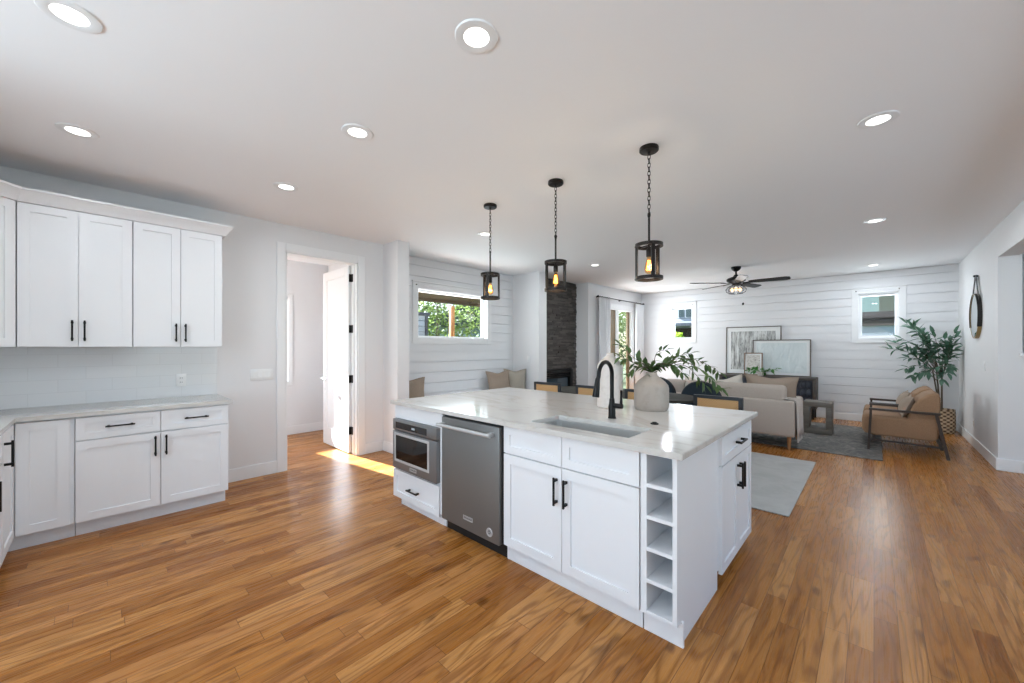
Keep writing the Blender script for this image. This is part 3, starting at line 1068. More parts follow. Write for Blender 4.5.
def pull(mx, u, v, ln, horiz, parent, off, n0=0.02):
    """bar pull: two posts and a bar with square ends"""
    mb = MB()
    h = ln / 2
    w = 0.0055
    so = 0.032
    if horiz:
        mb.box(u - h, u + h, v - w, v + w, n0 + so - w, n0 + so + w, 0.0015, 1, mx)
        for s in (-1, 1):
            mb.box(u + s * (h - 0.018) - w * 1.3, u + s * (h - 0.018) + w * 1.3, v - w * 1.3, v + w * 1.3, n0, n0 + so, 0.001, 1, mx)
    else:
        mb.box(u - w, u + w, v - h, v + h, n0 + so - w, n0 + so + w, 0.0015, 1, mx)
        for s in (-1, 1):
            mb.box(u - w * 1.3, u + w * 1.3, v + s * (h - 0.018) - w * 1.3, v + s * (h - 0.018) + w * 1.3, n0, n0 + so, 0.001, 1, mx)
    return mb.build('handle', M['black'], parent, off=off)


# ------------------------------------------------------------------ left kitchen run
UX = -4.51                                # upper carcass front, doors 20 mm proud
UZ0, UZ1 = 1.388, 2.452
U_, N_ = (0, 1, 0), (1, 0, 0)


def upper(y0, y1, label, splits):
    t = thing('upper_cabinet', label, 'cabinet', (UX, (y0 + y1) / 2, UZ0), 0, 'white upper cabinets on the left wall')
    off = t.location
    MB().box(WL + 0.001, UX, y0 + 0.001, y1 - 0.001, UZ0, UZ1, 0.001, 1).build('carcass', M['cab'], t, off=off)
    mx = frame_mx((UX, 0, 0), U_, N_)
    (a0, a1), (b0, b1) = splits
    d = shaker(mx, a0, a1, UZ0 + 0.003, UZ1 - 0.02, t, 'door', off)
    pull(mx, a1 - 0.03, UZ0 + 0.125, 0.16, False, d, off)
    d = shaker(mx, b0, b1, UZ0 + 0.003, UZ1 - 0.02, t, 'door', off)
    pull(mx, b0 + 0.03, UZ0 + 0.125, 0.16, False, d, off)
    return t


upper(-0.402, 0.196, 'white two-door upper cabinet next to the corner cabinet', ((-0.398, -0.106), (-0.102, 0.192)))
upper(0.196, 0.802, 'white two-door upper cabinet at the doorway end of the run', ((0.200, 0.497), (0.501, 0.798)))
# diagonal corner upper
t = thing('corner_cabinet', 'white diagonal upper cabinet in the kitchen corner', 'cabinet', (-4.5, -0.72, UZ0))
off = t.location
A, B = Vector((UX, -0.404)), Vector((UX + 0.325, -0.404 - 0.325))
poly = [(WL + 0.001, -0.404), (A.x, A.y), (B.x, B.y), (B.x, -1.039), (WL + 0.001, -1.039)]
MB().prism(poly, 'z', UZ0, UZ1).build('carcass', M['cab'], t, off=off)
du = (A - B).normalized()
mx = frame_mx((B.x, B.y, 0), (du.x, du.y, 0), (math.sqrt(.5), math.sqrt(.5), 0))
dlen = (A - B).length
d = shaker(mx, 0.006, dlen - 0.022, UZ0 + 0.003, UZ1 - 0.02, t, 'door', off)
pull(mx, 0.045, UZ0 + 0.125, 0.16, False, d, off)
# crown moulding: sloped profile along front, end return and diagonal
def sweep(path, prof):
    """prof points (outward, z); path points (x,y) with outward normal to the right"""
    mb = MB()
    rings = []
    n = len(path)
    for i, p in enumerate(path):
        p = Vector(p)
        ns = []
        if i > 0:
            d_ = (p - Vector(path[i - 1])).normalized()
            ns.append(Vector((d_.y, -d_.x)))
        if i < n - 1:
            d_ = (Vector(path[i + 1]) - p).normalized()
            ns.append(Vector((d_.y, -d_.x)))
        nn = ns[0] if len(ns) == 1 else (ns[0] + ns[1]) / (1 + ns[0].dot(ns[1]))
        rings.append([mb.bm.verts.new((p.x + nn.x * o, p.y + nn.y * o, z_)) for o, z_ in prof])
    mb.ring_faces(rings)
    return mb


cm = sweep([(B.x, -1.02), (B.x, B.y), (A.x, A.y), (UX, 0.802), (WL + 0.002, 0.802)], [(-0.004, UZ1 - 0.016), (0.026, UZ1 - 0.016), (0.032, UZ1 - 0.004), (0.066, UZ1 + 0.055), (0.076, UZ1 + 0.062), (0.076, UZ1 + 0.078), (-0.004, UZ1 + 0.078)])
tag(cm.build('crown_molding', M['cab']), 'white crown moulding running along the tops of the upper cabinets', 'moulding')

# base cabinets
BX = -4.225                               # carcass front
TZ = 0.112
KZ = 0.885                                # underside of worktop
kx = -4.285


def toe(mb, x0, x1, y0, y1):
    return mb.box(x0, x1, y0, y1, 0, TZ)


t = thing('base_cabinet', 'white base cabinet with two drawers over two doors on the left wall', 'cabinet', (BX, 0.34, 0))
off = t.location
MB().box(WL + 0.001, BX, -0.114, 0.794, TZ, KZ, 0.001, 1).build('carcass', M['cab'], t, off=off)
MB().box(WL + 0.05, kx, -0.114, 0.784, 0, TZ).build('toe_kick', M['cab'], t, off=off)
mx = frame_mx((BX, 0, 0), U_, N_)
for (a, b, hs) in ((-0.111, 0.342, 1), (0.347, 0.792, -1)):
    d = shaker(mx, a, b, 0.713, 0.872, t, 'drawer', off, 0.045)
    pull(mx, (a + b) / 2, 0.795, 0.16, True, d, off)
    d = shaker(mx, a, b, TZ + 0.004, 0.702, t, 'door', off)
    pull(mx, (b - 0.03) if hs > 0 else (a + 0.03), 0.60, 0.16, False, d, off)
t = thing('corner_base_cabinet', 'white corner base cabinet with two narrow doors meeting at the corner', 'cabinet', (BX, -0.4, 0))
off = t.location
poly = [(WL + 0.001, -0.117), (BX, -0.117), (BX, -0.405), (-3.755, -0.405), (-3.755, -1.039), (WL + 0.001, -1.039)]
MB().prism(poly, 'z', TZ, KZ).build('carcass', M['cab'], t, off=off)
poly = [(WL + 0.05, -0.117), (kx, -0.117), (kx, -0.455), (-3.755, -0.455), (-3.755, -1.0), (WL + .05, -1.0)]
MB().prism(poly, 'z', 0, TZ).build('toe_kick', M['cab'], t, off=off)
shaker(mx, -0.380, -0.140, TZ + 0.004, 0.872, t, 'door', off)
mx2 = frame_mx((0, -0.405, 0), (1, 0, 0), (0, 1, 0))
d = shaker(mx2, -4.20, -3.76, TZ + 0.004, 0.872, t, 'door', off)
pull(mx2, -3.80, 0.745, 0.16, False, d, off)
t = thing('base_cabinet', 'white base cabinet cut by the left edge of the picture', 'cabinet', (-3.53, -0.405, 0))
off = t.location
MB().box(-3.752, -3.31, -1.039, -0.405, TZ, KZ, 0.001, 1).build('carcass', M['cab'], t, off=off)
MB().box(-3.752, -3.31, -1.0, -0.455, 0, TZ).build('toe_kick', M['cab'], t, off=off)
shaker(mx2, -3.748, -3.314, 0.713, 0.872, t, 'drawer', off, 0.045)
d = shaker(mx2, -3.748, -3.314, TZ + 0.004, 0.702, t, 'door', off)
pull(mx2, -3.36, 0.60, 0.16, False, d, off)

# L-shaped worktop
poly = [(WL + 0.001, 0.822), (-4.183, 0.822), (-4.183, -0.378), (-3.31, -0.378), (-3.31, -1.039), (WL + 0.001, -1.039)]
mb = MB().prism(poly, 'z', KZ, 0.915, 0.003, 2)
tag(mb.build('countertop', M['quartz']), 'pale veined quartz worktop on the left wall base cabinets', 'worktop')
# tiled splashback
mb = MB().box(WL, WL + 0.010, -1.03, 0.815, 0.915, UZ0)
tag(mb.build('backsplash', M['tile'], None, False), 'white subway tile splashback between worktop and upper cabinets', 'backsplash', None, 'structure')


def plate(name, label, axis, c, u, z, w, h, cat, kind, gang=1):
    """wall plate; axis x/y, c wall face, facing +x (axis x) / -y (axis y) / -x (axis 'X')"""
    if axis == 'x': mx_ = frame_mx((c, u, z), (0, 1, 0), (1, 0, 0))
    elif axis == 'X': mx_ = frame_mx((c, u, z), (0, -1, 0), (-1, 0, 0))
    else: mx_ = frame_mx((u, c, z), (1, 0, 0), (0, -1, 0))
    loc = mx_.translation
    t_ = thing(name, label, cat, loc)
    MB().box(-w / 2, w / 2, -h / 2, h / 2, 0, 0.006, 0.002, 2, mx_).build('plate', M['plastic'], t_, off=loc)
    for g in range(gang):
        uc = (g - (gang - 1) / 2) * 0.046
        if kind == 'switch':
            MB().box(uc - 0.016, uc + 0.016, -0.033, 0.033, 0.005, 0.010, 0.002, 1, mx_).build('rocker', M['plastic'], t_, off=loc)
        else:
            for s in (-1, 1):
                mb_ = MB().box(uc - 0.016, uc + 0.016, s * 0.02 - 0.014, s * 0.02 + 0.014, 0.005, 0.008, 0.003, 2, mx_)
                sk = mb_.build('socket', M['plastic'], t_, off=loc)
                MB().box(uc - 0.008, uc - 0.005, s * 0.02 - 0.005, s * 0.02 + 0.006, 0.0075, 0.0088, 0, 1, mx_).box(uc + 0.005, uc + 0.008, s * 0.02 - 0.005, s * 0.02 + 0.006, 0.0075, 0.0088, 0, 1, mx_).build('slot', M['gray_plastic'], sk, off=loc)
    return t_


plate('outlet', 'white outlet on the tiled splashback above the left worktop', 'x', WL + 0.010, 0.538, 1.073, 0.075, 0.118, 'outlet', 'outlet')
plate('light_switch', 'white four-rocker switch plate left of the doorway', 'x', WL, 1.205, 1.09, 0.21, 0.118, 'switch', 'switch', 4)
plate('light_switch', 'white switch plate on the nook wall left of the fireplace', 'y', NY1, -4.70, 1.16, 0.075, 0.118, 'switch', 'switch')
plate('light_switch', 'white switch plate under the round mirror on the right wall', 'X', WR, 7.62, 1.147, 0.075, 0.118, 'switch', 'switch')
plate('outlet', 'low white outlet on the right wall below the mirror', 'X', WR, 8.35, 0.32, 0.075, 0.118, 'outlet', 'outlet')
plate('outlet', 'white wall plate beside the tall plant near the corner', 'y', WF, 0.97, 1.0, 0.10, 0.118, 'outlet', 'outlet')

# ------------------------------------------------------------------ island
IX0, IX1, IY0, IY1 = -3.125, -0.617, 1.762, 3.285
FYF = 1.82                                # carcass front plane (doors 20 mm proud)
fmx = frame_mx((0, FYF, 0), (1, 0, 0), (0, -1, 0))
SX0, SX1, SY0, SY1 = -1.60, -0.932, 1.885, 2.185


def slab_with_hole():
    mb = MB()
    bm_ = mb.bm
    out = [(IX0, IY0), (IX1, IY0), (IX1, IY1), (IX0, IY1)]
    inn = [(SX0, SY0), (SX1, SY0), (SX1, SY1), (SX0, SY1)]
    ring = []
    for pts, z in ((out, 0.885), (out, 0.915), (inn, 0.915), (inn, 0.885)):
        ring.append([bm_.verts.new((x, y, z)) for x, y in pts])
    mb.ring_faces(ring, False, True)
    ed = [e for e in bm_.edges if all(v in ring[1] for v in e.verts) or all(v in ring[0] for v in e.verts)]
    ed += [e for e in bm_.edges if (e.verts[0] in ring[0] and e.verts[1] in ring[1]) or (e.verts[1] in ring[0] and e.verts[0] in ring[1])]
    ed = [e for e in ed if abs((e.verts[0].co - e.verts[1].co).length) > 0]
    bmesh.ops.bevel(bm_, geom=list(set(ed)), offset=0.003, segments=2, affect='EDGES')
    return mb


tag(slab_with_hole().build('island_countertop', M['quartz']), 'large pale veined quartz worktop of the island', 'worktop')

# sink
t = thing('sink', 'stainless undermount sink set in the island worktop', 'sink', ((SX0 + SX1) / 2, (SY0 + SY1) / 2, 0.69))
off = t.location


def rrect(x0, x1, y0, y1, r, z, n=6):
    pts = []
    for cx, cy, a0 in ((x1 - r, y1 - r, 0), (x0 + r, y1 - r, 90), (x0 + r, y0 + r, 180), (x1 - r, y0 + r, 270)):
        for k in range(n + 1):
            a = R(a0 + 90 * k / n)
            pts.append((cx + r * math.cos(a), cy + r * math.sin(a), z))
    return pts


mb = MB()
rings = []
for ins, z, r in ((-0.012, 0.884, 0.03), (0.003, 0.884, 0.03), (0.006, 0.70, 0.04), (0.03, 0.675, 0.05)):
    rings.append([mb.bm.verts.new(p) for p in rrect(SX0 + ins, SX1 - ins, SY0 + ins, SY1 - ins, r, z)])
for a, b in zip(rings[:-1], rings[1:]):
    n = len(a)
    for j in range(n):
        mb.bm.faces.new((a[j], a[(j + 1) % n], b[(j + 1) % n], b[j]))
mb.bm.faces.new(rings[-1])
bo = mb.build('basin', M['sinksteel'], t, off=off, recalc=False)
bo.modifiers.new('thickness', 'SOLIDIFY').thickness = 0.002
MB().cyl((-1.27, 2.03, 0.676), (-1.27, 2.03, 0.681), 0.042, 0.04).build('drain', M['chrome'], t, off=off)

# faucet
FXc, FYc = -1.275, 2.338
t = thing('faucet', 'matte black gooseneck faucet behind the island sink', 'faucet', (FXc, FYc, 0.915))
mb = MB().lathe([(0.027, 0), (0.027, 0.006), (0.024, 0.010), (0.024, 0.075), (0.019, 0.10), (0.0165, 0.13)])
mb.build('base', M['black'], t)
pts = [(0, 0, 0.11), (0, 0, 0.26)]
for k in range(13):
    a = PI * k / 12
    pts.append((0, -0.085 + 0.085 * math.cos(a), 0.29 + 0.085 * math.sin(a)))
pts.append((0, -0.186, 0.25))
MB().tube(pts, 0.0135, 14).build('spout', M['black'], t)
MB().tube([(0, -0.181, 0.275), (0, -0.188, 0.24), (0, -0.205, 0.165), (0, -0.2065, 0.158)], [0.0145, 0.017, 0.0225, 0.021], 16).build('spray_head', M['black'], t)
MB().cyl((0.015, 0, 0.085), (0.075, 0, 0.085), 0.017, 0.016).tube([(0.065, 0, 0.085), (0.068, 0, 0.15), (0.073, -0.01, 0.19)], [0.010, 0.008, 0.0085], 10).build('lever', M['black'], t)
t = thing('sink_button', 'small black round button on the worktop right of the faucet', 'button', (-0.985, 2.335, 0.915))
MB().lathe([(0.024, 0), (0.024, 0.005), (0.020, 0.008)]).build('collar', M['black'], t)
MB().lathe([(0.014, 0.008), (0.014, 0.012), (0.012, 0.0135)]).build('cap', M['black'], t)

# island units (front row, facing the viewer)
IB = 2.40                                 # back of front row
tz = 0.10


def unit(name, label, x0, x1, z1=KZ):
    t_ = thing(name, label, 'cabinet', ((x0 + x1) / 2, FYF, 0))
    return t_, t_.location


# microwave cabinet
mx0, mx1 = -3.105, -2.412
t, off = unit('microwave_cabinet', 'white island cabinet holding the microwave drawer, with one wide drawer below', mx0, mx1)
mb = MB()
mb.box(mx0, mx0 + 0.012, FYF, IB, tz, KZ).box(mx1 - 0.028, mx1, FYF, IB, tz, KZ).box(mx0 + 0.012, mx1 - 0.028, FYF, IB, 0.77, KZ).box(mx0 + 0.012, mx1 - 0.028, FYF, IB, tz, 0.335)
mb.box(mx0, mx1, IB, IB + 0.016, tz, KZ)
mb.box(mx0 - 0.0, mx1, FYF - 0.02, FYF, 0.765, KZ, 0.001, 1).box(mx1 - 0.028, mx1, FYF - 0.02, FYF, tz, 0.765, 0.001, 1).box(mx0, mx0 + 0.010, FYF - 0.02, FYF, 0.30, 0.765)
mb.build('carcass', M['cab'], t, off=off)
d = shaker(fmx, mx0 - 0.012, mx1 - 0.035, 0.075, 0.312, t, 'drawer', off, 0.05, 0.028)
pull(fmx, (mx0 + mx1) / 2 - 0.03, 0.185, 0.16, True, d, off, 0.026)
MB().box(mx0 + 0.045, mx1, FYF + 0.018, FYF + 0.033, 0, tz).build('toe_kick', M['cab'], t, off=off)
# microwave drawer
u0, u1, v0, v1 = mx0 + 0.022, mx1 - 0.030, 0.337, 0.763
t = thing('microwave_oven', 'stainless pull-out microwave built into the left end of the island', 'microwave', ((u0 + u1) / 2, FYF, v0))
off = t.location
MB().box(u0 + .004, u1 - .004, FYF - 0.02, FYF + 0.42, v0 + .004, v1 - .004).build('body', M['dsteel'], t, off=off)
cp = MB().box(u0, u1, v1 - 0.092, v1, 0.02, 0.055, 0.004, 2, fmx).build('control_panel', M['mwsteel'], t, off=off)
MB().box(u0 + 0.05, u1 - 0.13, v1 - 0.075, v1 - 0.022, 0.0545, 0.0565, 0, 1, fmx).build('touch_strip', M['blackglass'], cp, off=off)
MB().box(u0 + 0.30, u0 + 0.345, v1 - 0.058, v1 - 0.042, 0.056, 0.0575, 0, 1, fmx).build('display', emit_mat('dim_display', (150, 156, 160), 0.25), cp, off=off)
dr = MB().box(u0, u1, v0, v1 - 0.100, 0.02, 0.055, 0.005, 2, fmx).build('drawer_front', M['mwsteel'], t, off=off)
wu0, wu1, wv0, wv1 = u0 + 0.055, u1 - 0.115, v0 + 0.085, v1 - 0.135
mb = MB()
for a, b, p, q in ((wu0 - .02, wu0, wv0 - .02, wv1 + .02), (wu1, wu1 + .02, wv0 - .02, wv1 + .02), (wu0, wu1, wv0 - .02, wv0), (wu0, wu1, wv1, wv1 + .02)):
    mb.box(a, b, p, q, 0.054, 0.060, 0.001, 1, fmx)
mb.build('window_bezel', M['silver'], dr, off=off)
MB().box(wu0, wu1, wv0, wv1, 0.054, 0.057, 0, 1, fmx).build('window', M['blackglass'], dr, off=off)


def text_mesh(txt, size, mx_, u, v, n, name, parent, off, m):
    cu = bpy.data.curves.new(name, 'FONT')
    cu.body = txt
    cu.size = size
    cu.align_x = 'CENTER'
    cu.align_y = 'CENTER'
    cu.extrude = 0.0003
    tmp = bpy.data.objects.new('tmp', cu)
    COL.objects.link(tmp)
    bpy.context.view_layer.update()
    dg = bpy.context.evaluated_depsgraph_get()
    me = bpy.data.meshes.new_from_object(tmp.evaluated_get(dg))
    bpy.data.objects.remove(tmp)
    bpy.data.curves.remove(cu)
    me.transform(Matrix.Translation(-Vector(off)) @ mx_ @ Matrix.Translation((u, v, n)))
    me.materials.clear()
    me.materials.append(m)
    o = bpy.data.objects.new(name, me)
    COL.objects.link(o)
    o.parent = parent
    return o


def badge(mx_, u, v, n, w, h, parent, off):
    mb_ = MB()
    for a, b, p, q in ((-w / 2, w / 2, h / 2 - .003, h / 2), (-w / 2, w / 2, -h / 2, -h / 2 + .003), (-w / 2, -w / 2 + .003, -h / 2, h / 2), (w / 2 - .003, w / 2, -h / 2, h / 2)):
        mb_.box(u + a, u + b, v + p, v + q, n, n + 0.002, 0, 1, mx_)
    mb_.box(u - w / 2, u + w / 2, v - h / 2, v + h / 2, n, n + 0.0008, 0, 1, mx_)
    o = mb_.build('badge', M['silver'], parent, False, off=off)
    text_mesh('KitchenAid', h * 0.62, mx_, u, v, n + 0.001, 'lettering', o, off, M['black'])
    return o


badge(fmx, (u0 + u1) / 2 + 0.0, v0 + 0.036, 0.055, 0.10, 0.028, t, off)

# dishwasher
x0, x1 = -2.405, -1.770
t = thing('dishwasher', 'dark stainless dishwasher in the island front with a bar handle', 'dishwasher', ((x0 + x1) / 2, FYF, 0))
off = t.location
MB().box(x0 + .006, x1 - .002, FYF + .0, IB, 0.09, 0.872).box(x0 + .004, x1 - .0005, FYF - .004, FYF + 0.02, 0.10, 0.878).build('tub', M['void'], t, off=off)
d = MB().box(x0 + 0.003, x1 - 0.014, 0.088, 0.862, 0.0, 0.036, 0.005, 2, fmx).build('door', M['dsteel'], t, off=off)
hz = 0.808
mb = MB().cyl((x0 + 0.012, FYF - 0.085, hz), (x1 - 0.05, FYF - 0.085, hz), 0.0125)
for xx in (x0 + 0.035, x1 - 0.078):
    mb.box(xx - 0.016, xx + 0.016, FYF - 0.085, FYF - 0.03, hz - 0.012, hz + 0.012, 0.003)
mb.build('handle', M['silver'], d, off=off)
badge(fmx, x0 + 0.31, 0.175, 0.036, 0.10, 0.030, d, off)
md = MB()
mm = fmx @ Matrix.Translation((x1 - 0.105, 0.150, 0.036))
md.torus((0, 0, 0), 0.026, 0.004, 28, 6, mm.to_3x3())
for v in md.bm.verts: v.co += mm.translation
m0 = MB().cyl(mm @ Vector((0, 0, 0)), mm @ Vector((0, 0, 0.0015)), 0.0255, n=28)
mdo = m0.build('medallion', M['silver'], d, off=off)
md.build('rim', M['silver'], mdo, off=off)
sw_ = []
for k in range(16):
    a = 2 * PI * k / 12
    sw_.append(mm @ Vector((0.014 * (1 - k / 26) * math.cos(a), 0.014 * (1 - k / 26) * math.sin(a), 0.002)))
MB().tube(sw_, 0.0022, 6).build('swirl_mark', M['gray_plastic'], mdo, off=off)
MB().box(x0 + .004, x1 + 0.01, FYF + 0.02, FYF + 0.035, 0.0, 0.098).build('toe_kick', M['void'], t, off=off)

# sink base cabinet
x0, x1 = -1.762, -0.832
t, off = unit('sink_cabinet', 'white island cabinet under the sink with two drawer fronts over two doors', x0, x1)
mb = MB().box(x0 + .002, x0 + .018, FYF, IB, tz, KZ).box(x1 - .018, x1 - .002, FYF, IB, tz, KZ).box(x0 + .018, x1 - .018, FYF, IB, tz, tz + .018).box(x0 + .002, x1 - .002, IB, IB + .016, tz, KZ)
mb.box(x0 + .002, x1 - .002, FYF - 0.001, FYF + 0.018, tz, KZ)
mb.build('carcass', M['cab'], t, off=off)
for (a, b, hs) in ((x0 + .006, -1.299, 1), (-1.295, x1 - .004, -1)):
    shaker(fmx, a, b, 0.705, 0.876, t, 'drawer', off, 0.05)
    d = shaker(fmx, a, b, tz + 0.006, 0.697, t, 'door', off)
    pull(fmx, (b - 0.032) if hs > 0 else (a + 0.032), 0.565, 0.16, False, d, off)
MB().box(x0 + .002, x1 - .002, FYF + 0.018, FYF + 0.033, 0, tz + .003).build('toe_kick', M['cab'], t, off=off)

# open cubby unit with end panel
x0, x1 = -0.828, -0.655
t, off = unit('wine_cubby', 'white open cubby rack of five square shelves at the island corner', x0, x1)
mb = MB().box(x0, x0 + 0.03, FYF - 0.02, IB, 0.105, KZ, 0.001, 1)
mb.box(x0 + .03, x1 - .02, FYF + 0.30, FYF + 0.31, tz, KZ).box(x0 + .03, x1 - .02, FYF - .02, FYF + .30, 0.873, KZ)
mb.build('carcass', M['cab'], t, off=off)
MB().prism([(FYF - 0.02, 0.105), (FYF + 0.033, 0.105), (FYF + 0.033, 0), (IB + 0.02, 0), (IB + 0.02, KZ), (FYF - 0.02, KZ)], 'x', x1 - 0.02, x1).build('end_panel', M['cab'], t, off=off)
for k in range(5):
    z = 0.105 + k * 0.1525
    MB().box(x0 + .03, x1 - .02, FYF - 0.02, FYF + .30, z, z + 0.018, 0.001, 1).build('shelf', M['cab'], t, off=off)
poly = [(x0, 0), (x1 + 0.014, 0), (x1 + 0.014, 0.112), (x1 + 0.008, 0.118), (x1 + 0.003, 0.118), (x1 - 0.0, 0.103), (x1 - .02, 0.103), (x0, 0.103)]
MB().prism(poly, 'y', FYF + 0.018, FYF + 0.033).build('toe_kick', M['cab'], t, off=off)

# side unit facing +x
y0, y1 = 2.425, 3.165
SXF = -0.655
smx = frame_mx((SXF, 0, 0), (0, 1, 0), (1, 0, 0))
t = thing('side_cabinet', 'white island end cabinet with a drawer over two doors', 'cabinet', (SXF, (y0 + y1) / 2, 0))
off = t.location
MB().box(SXF - 0.58, SXF, y0 + 0.003, y1, tz, KZ, 0.001, 1).build('carcass', M['cab'], t, off=off)
MB().box(SXF - 0.58, SXF - 0.06, y0 + .003, y1 - .02, 0, tz).build('toe_kick', M['cab'], t, off=off)
d = shaker(smx, y0 + 0.016, y1 - 0.002, 0.705, 0.870, t, 'drawer', off, 0.05)
pull(smx, (y0 + y1) / 2 + 0.01, 0.79, 0.16, True, d, off)
ym = (y0 + y1) / 2 + 0.007
d = shaker(smx, y0 + 0.016, ym - 0.002, tz - 0.02, 0.697, t, 'door', off, 0.05)
pull(smx, ym - 0.028, 0.575, 0.16, False, d, off)
d = shaker(smx, ym + 0.002, y1 - 0.002, tz - 0.02, 0.697, t, 'door', off, 0.05)
pull(smx, ym + 0.028, 0.575, 0.16, False, d, off)
# island back panel
bp = MB().box(mx0, SXF - 0.585, IB + 0.022, IB + 0.04, 0, KZ)
bp.box(mx0, mx0 + 0.02, IB + 0.04, 3.14, 0, KZ).box(mx0 + .02, SXF - .585, 3.12, 3.14, 0, KZ)
tag(bp.build('island_back_panel', M['cab']), 'white panel closing the far side of the island', 'panel')

# ------------------------------------------------------------------ vases and branches
t = thing('vase', 'tall white shouldered ceramic vase behind the faucet', 'vase', (-1.518, 2.752, 0.915), 0, 'ceramic vases on the island')
MB().lathe([(0.0, 0.0), (0.090, 0), (0.098, 0.008), (0.098, 0.315), (0.094, 0.335), (0.070, 0.366), (0.040, 0.392), (0.030, 0.402), (0.027, 0.425), (0.022, 0.425), (0.022, 0.40), (0.0, 0.395)], n=40, cap=False).build('body', M['vasew'], t)
VX, VY = -1.232, 2.862
t = thing('vase', 'short wide greige ceramic vase holding the leafy branches', 'vase', (VX, VY, 0.915), 0, 'ceramic vases on the island')
MB().lathe([(0.0, 0.0), (0.112, 0), (0.120, 0.010), (0.125, 0.03), (0.125, 0.165), (0.120, 0.185), (0.100, 0.212), (0.066, 0.240), (0.044, 0.258), (0.038, 0.282), (0.032, 0.282), (0.034, 0.26), (0.06, 0.235), (0.0, 0.05)], n=40, cap=False).build('body', M['vaseg'], t)

cR, sR = math.cos(YAW), math.sin(YAW)


def along(r, f, z):
    """offset: r along the room's diagonal (right), f deeper, z up"""
    return Vector((cR * r - sR * f, sR * r + cR * f, z))


def branch_thing(name, label, base, stems, m, leaf_len, leaf_w, step, stem_r, seed, cat, mstem=None, parent=None):
    rs_ = random.Random(seed)
    t_ = thing(name, label, cat, base) if parent is None else parent
    sm, lf = MB(), MB()
    for pts in stems:
        P = [Vector(p) for p in pts]
        # smooth with Catmull-Rom
        Q = []
        for i in range(len(P) - 1):
            p0, p1, p2, p3 = P[max(i - 1, 0)], P[i], P[i + 1], P[min(i + 2, len(P) - 1)]
            for k in range(6):
                s = k / 6
                Q.append(0.5 * ((2 * p1) + (p2 - p0) * s + (2 * p0 - 5 * p1 + 4 * p2 - p3) * s * s + (3 * p1 - p0 - 3 * p2 + p3) * s ** 3))
        Q.append(P[-1])
        sm.tube(Q, [stem_r * (1 - 0.7 * i / len(Q)) for i in range(len(Q))], 6)
        acc = 0
        side = 1
        for i in range(1, len(Q)):
            acc += (Q[i] - Q[i - 1]).length
            if i < len(Q) * 0.16:
                acc = 0
                continue
            while acc > step:
                acc -= step
                tan = (Q[i] - Q[i - 1]).normalized()
                s_ = tan.cross(Vector((0, 0, 1)))
                if s_.length < 0.1: s_ = Vector((1, 0, 0))
                s_.normalize()
                s_ = Matrix.Rotation(rs_.uniform(0, 2 * PI), 3, tan) @ s_
                d_ = tan * rs_.uniform(0.4, 0.9) + s_ * rs_.uniform(0.6, 1.0) + Vector((0, 0, rs_.uniform(-0.5, 0.15)))
                up = Vector((rs_.uniform(-.5, .5), rs_.uniform(-.5, .5), 1))
                sc = rs_.uniform(0.7, 1.15)
                lf.leaf(Q[i], d_, up, leaf_len * sc, leaf_w * sc)
                side = -side
        lf.leaf(Q[-1], Q[-1] - Q[-2], (0, 0.3, 1), leaf_len, leaf_w)
    sm.build('stem', mstem or M['stem'], t_)
    lf.build('foliage', m, t_, recalc=False)
    return t_


S = []
neck = Vector((0, 0, 0.0))
S.append([(0, 0, -0.16), (0, 0, 0.02), along(-0.09, 0, 0.08), along(-0.17, 0.02, 0.15), along(-0.225, 0.02, 0.205)])
S.append([(0, 0, -0.16), (0.005, 0, 0.02), along(-0.08, 0.03, 0.05), along(-0.15, 0.05, 0.085), along(-0.22, 0.04, 0.12)])
S.append([(0, 0, -0.16), (0, 0, 0.02), along(-0.07, -0.03, 0.04), along(-0.15, -0.05, 0.03), along(-0.20, -0.06, -0.02)])
S.append([(0, 0, -0.16), (0, 0, 0.02), along(0.02, 0, 0.08), along(0.05, 0.02, 0.15), along(0.11, 0.02, 0.17)])
S.append([(0, 0, -0.16), (0, 0, 0.02), along(0.08, 0.01, 0.06), along(0.20, 0.03, 0.10), along(0.33, 0.03, 0.10), along(0.45, 0.04, 0.055), along(0.53, 0.03, 0.0)])
S.append([(0, 0, -0.16), (0, 0, 0.02), along(0.10, -0.02, 0.045), along(0.22, -0.03, 0.085), along(0.34, -0.05, 0.03), along(0.44, -0.06, -0.06), along(0.50, -0.06, -0.12)])
S.append([(0, 0, -0.16), (0, 0, 0.02), along(0.09, 0.04, 0.05), along(0.18, 0.06, 0.09), along(0.26, 0.07, 0.13), along(0.33, 0.07, 0.145)])
S.append([(0, 0, -0.16), (0, 0, 0.02), along(0.12, 0.0, 0.05), along(0.25, -0.02, 0.05), along(0.33, -0.05, -0.03), along(0.38, -0.06, -0.09)])
S.append([(0, 0, -0.16), (0, 0, 0.02), along(0.06, -0.02, 0.06), along(0.15, -0.02, 0.06), along(0.22, -0.03, 0.0)])
branch_thing('leafy_branches', 'green leafy branches spreading out of the short greige vase', (VX, VY, 0.915 + 0.28), S, M['leaf'], 0.078, 0.034, 0.0185, 0.004, 5, 'branches')

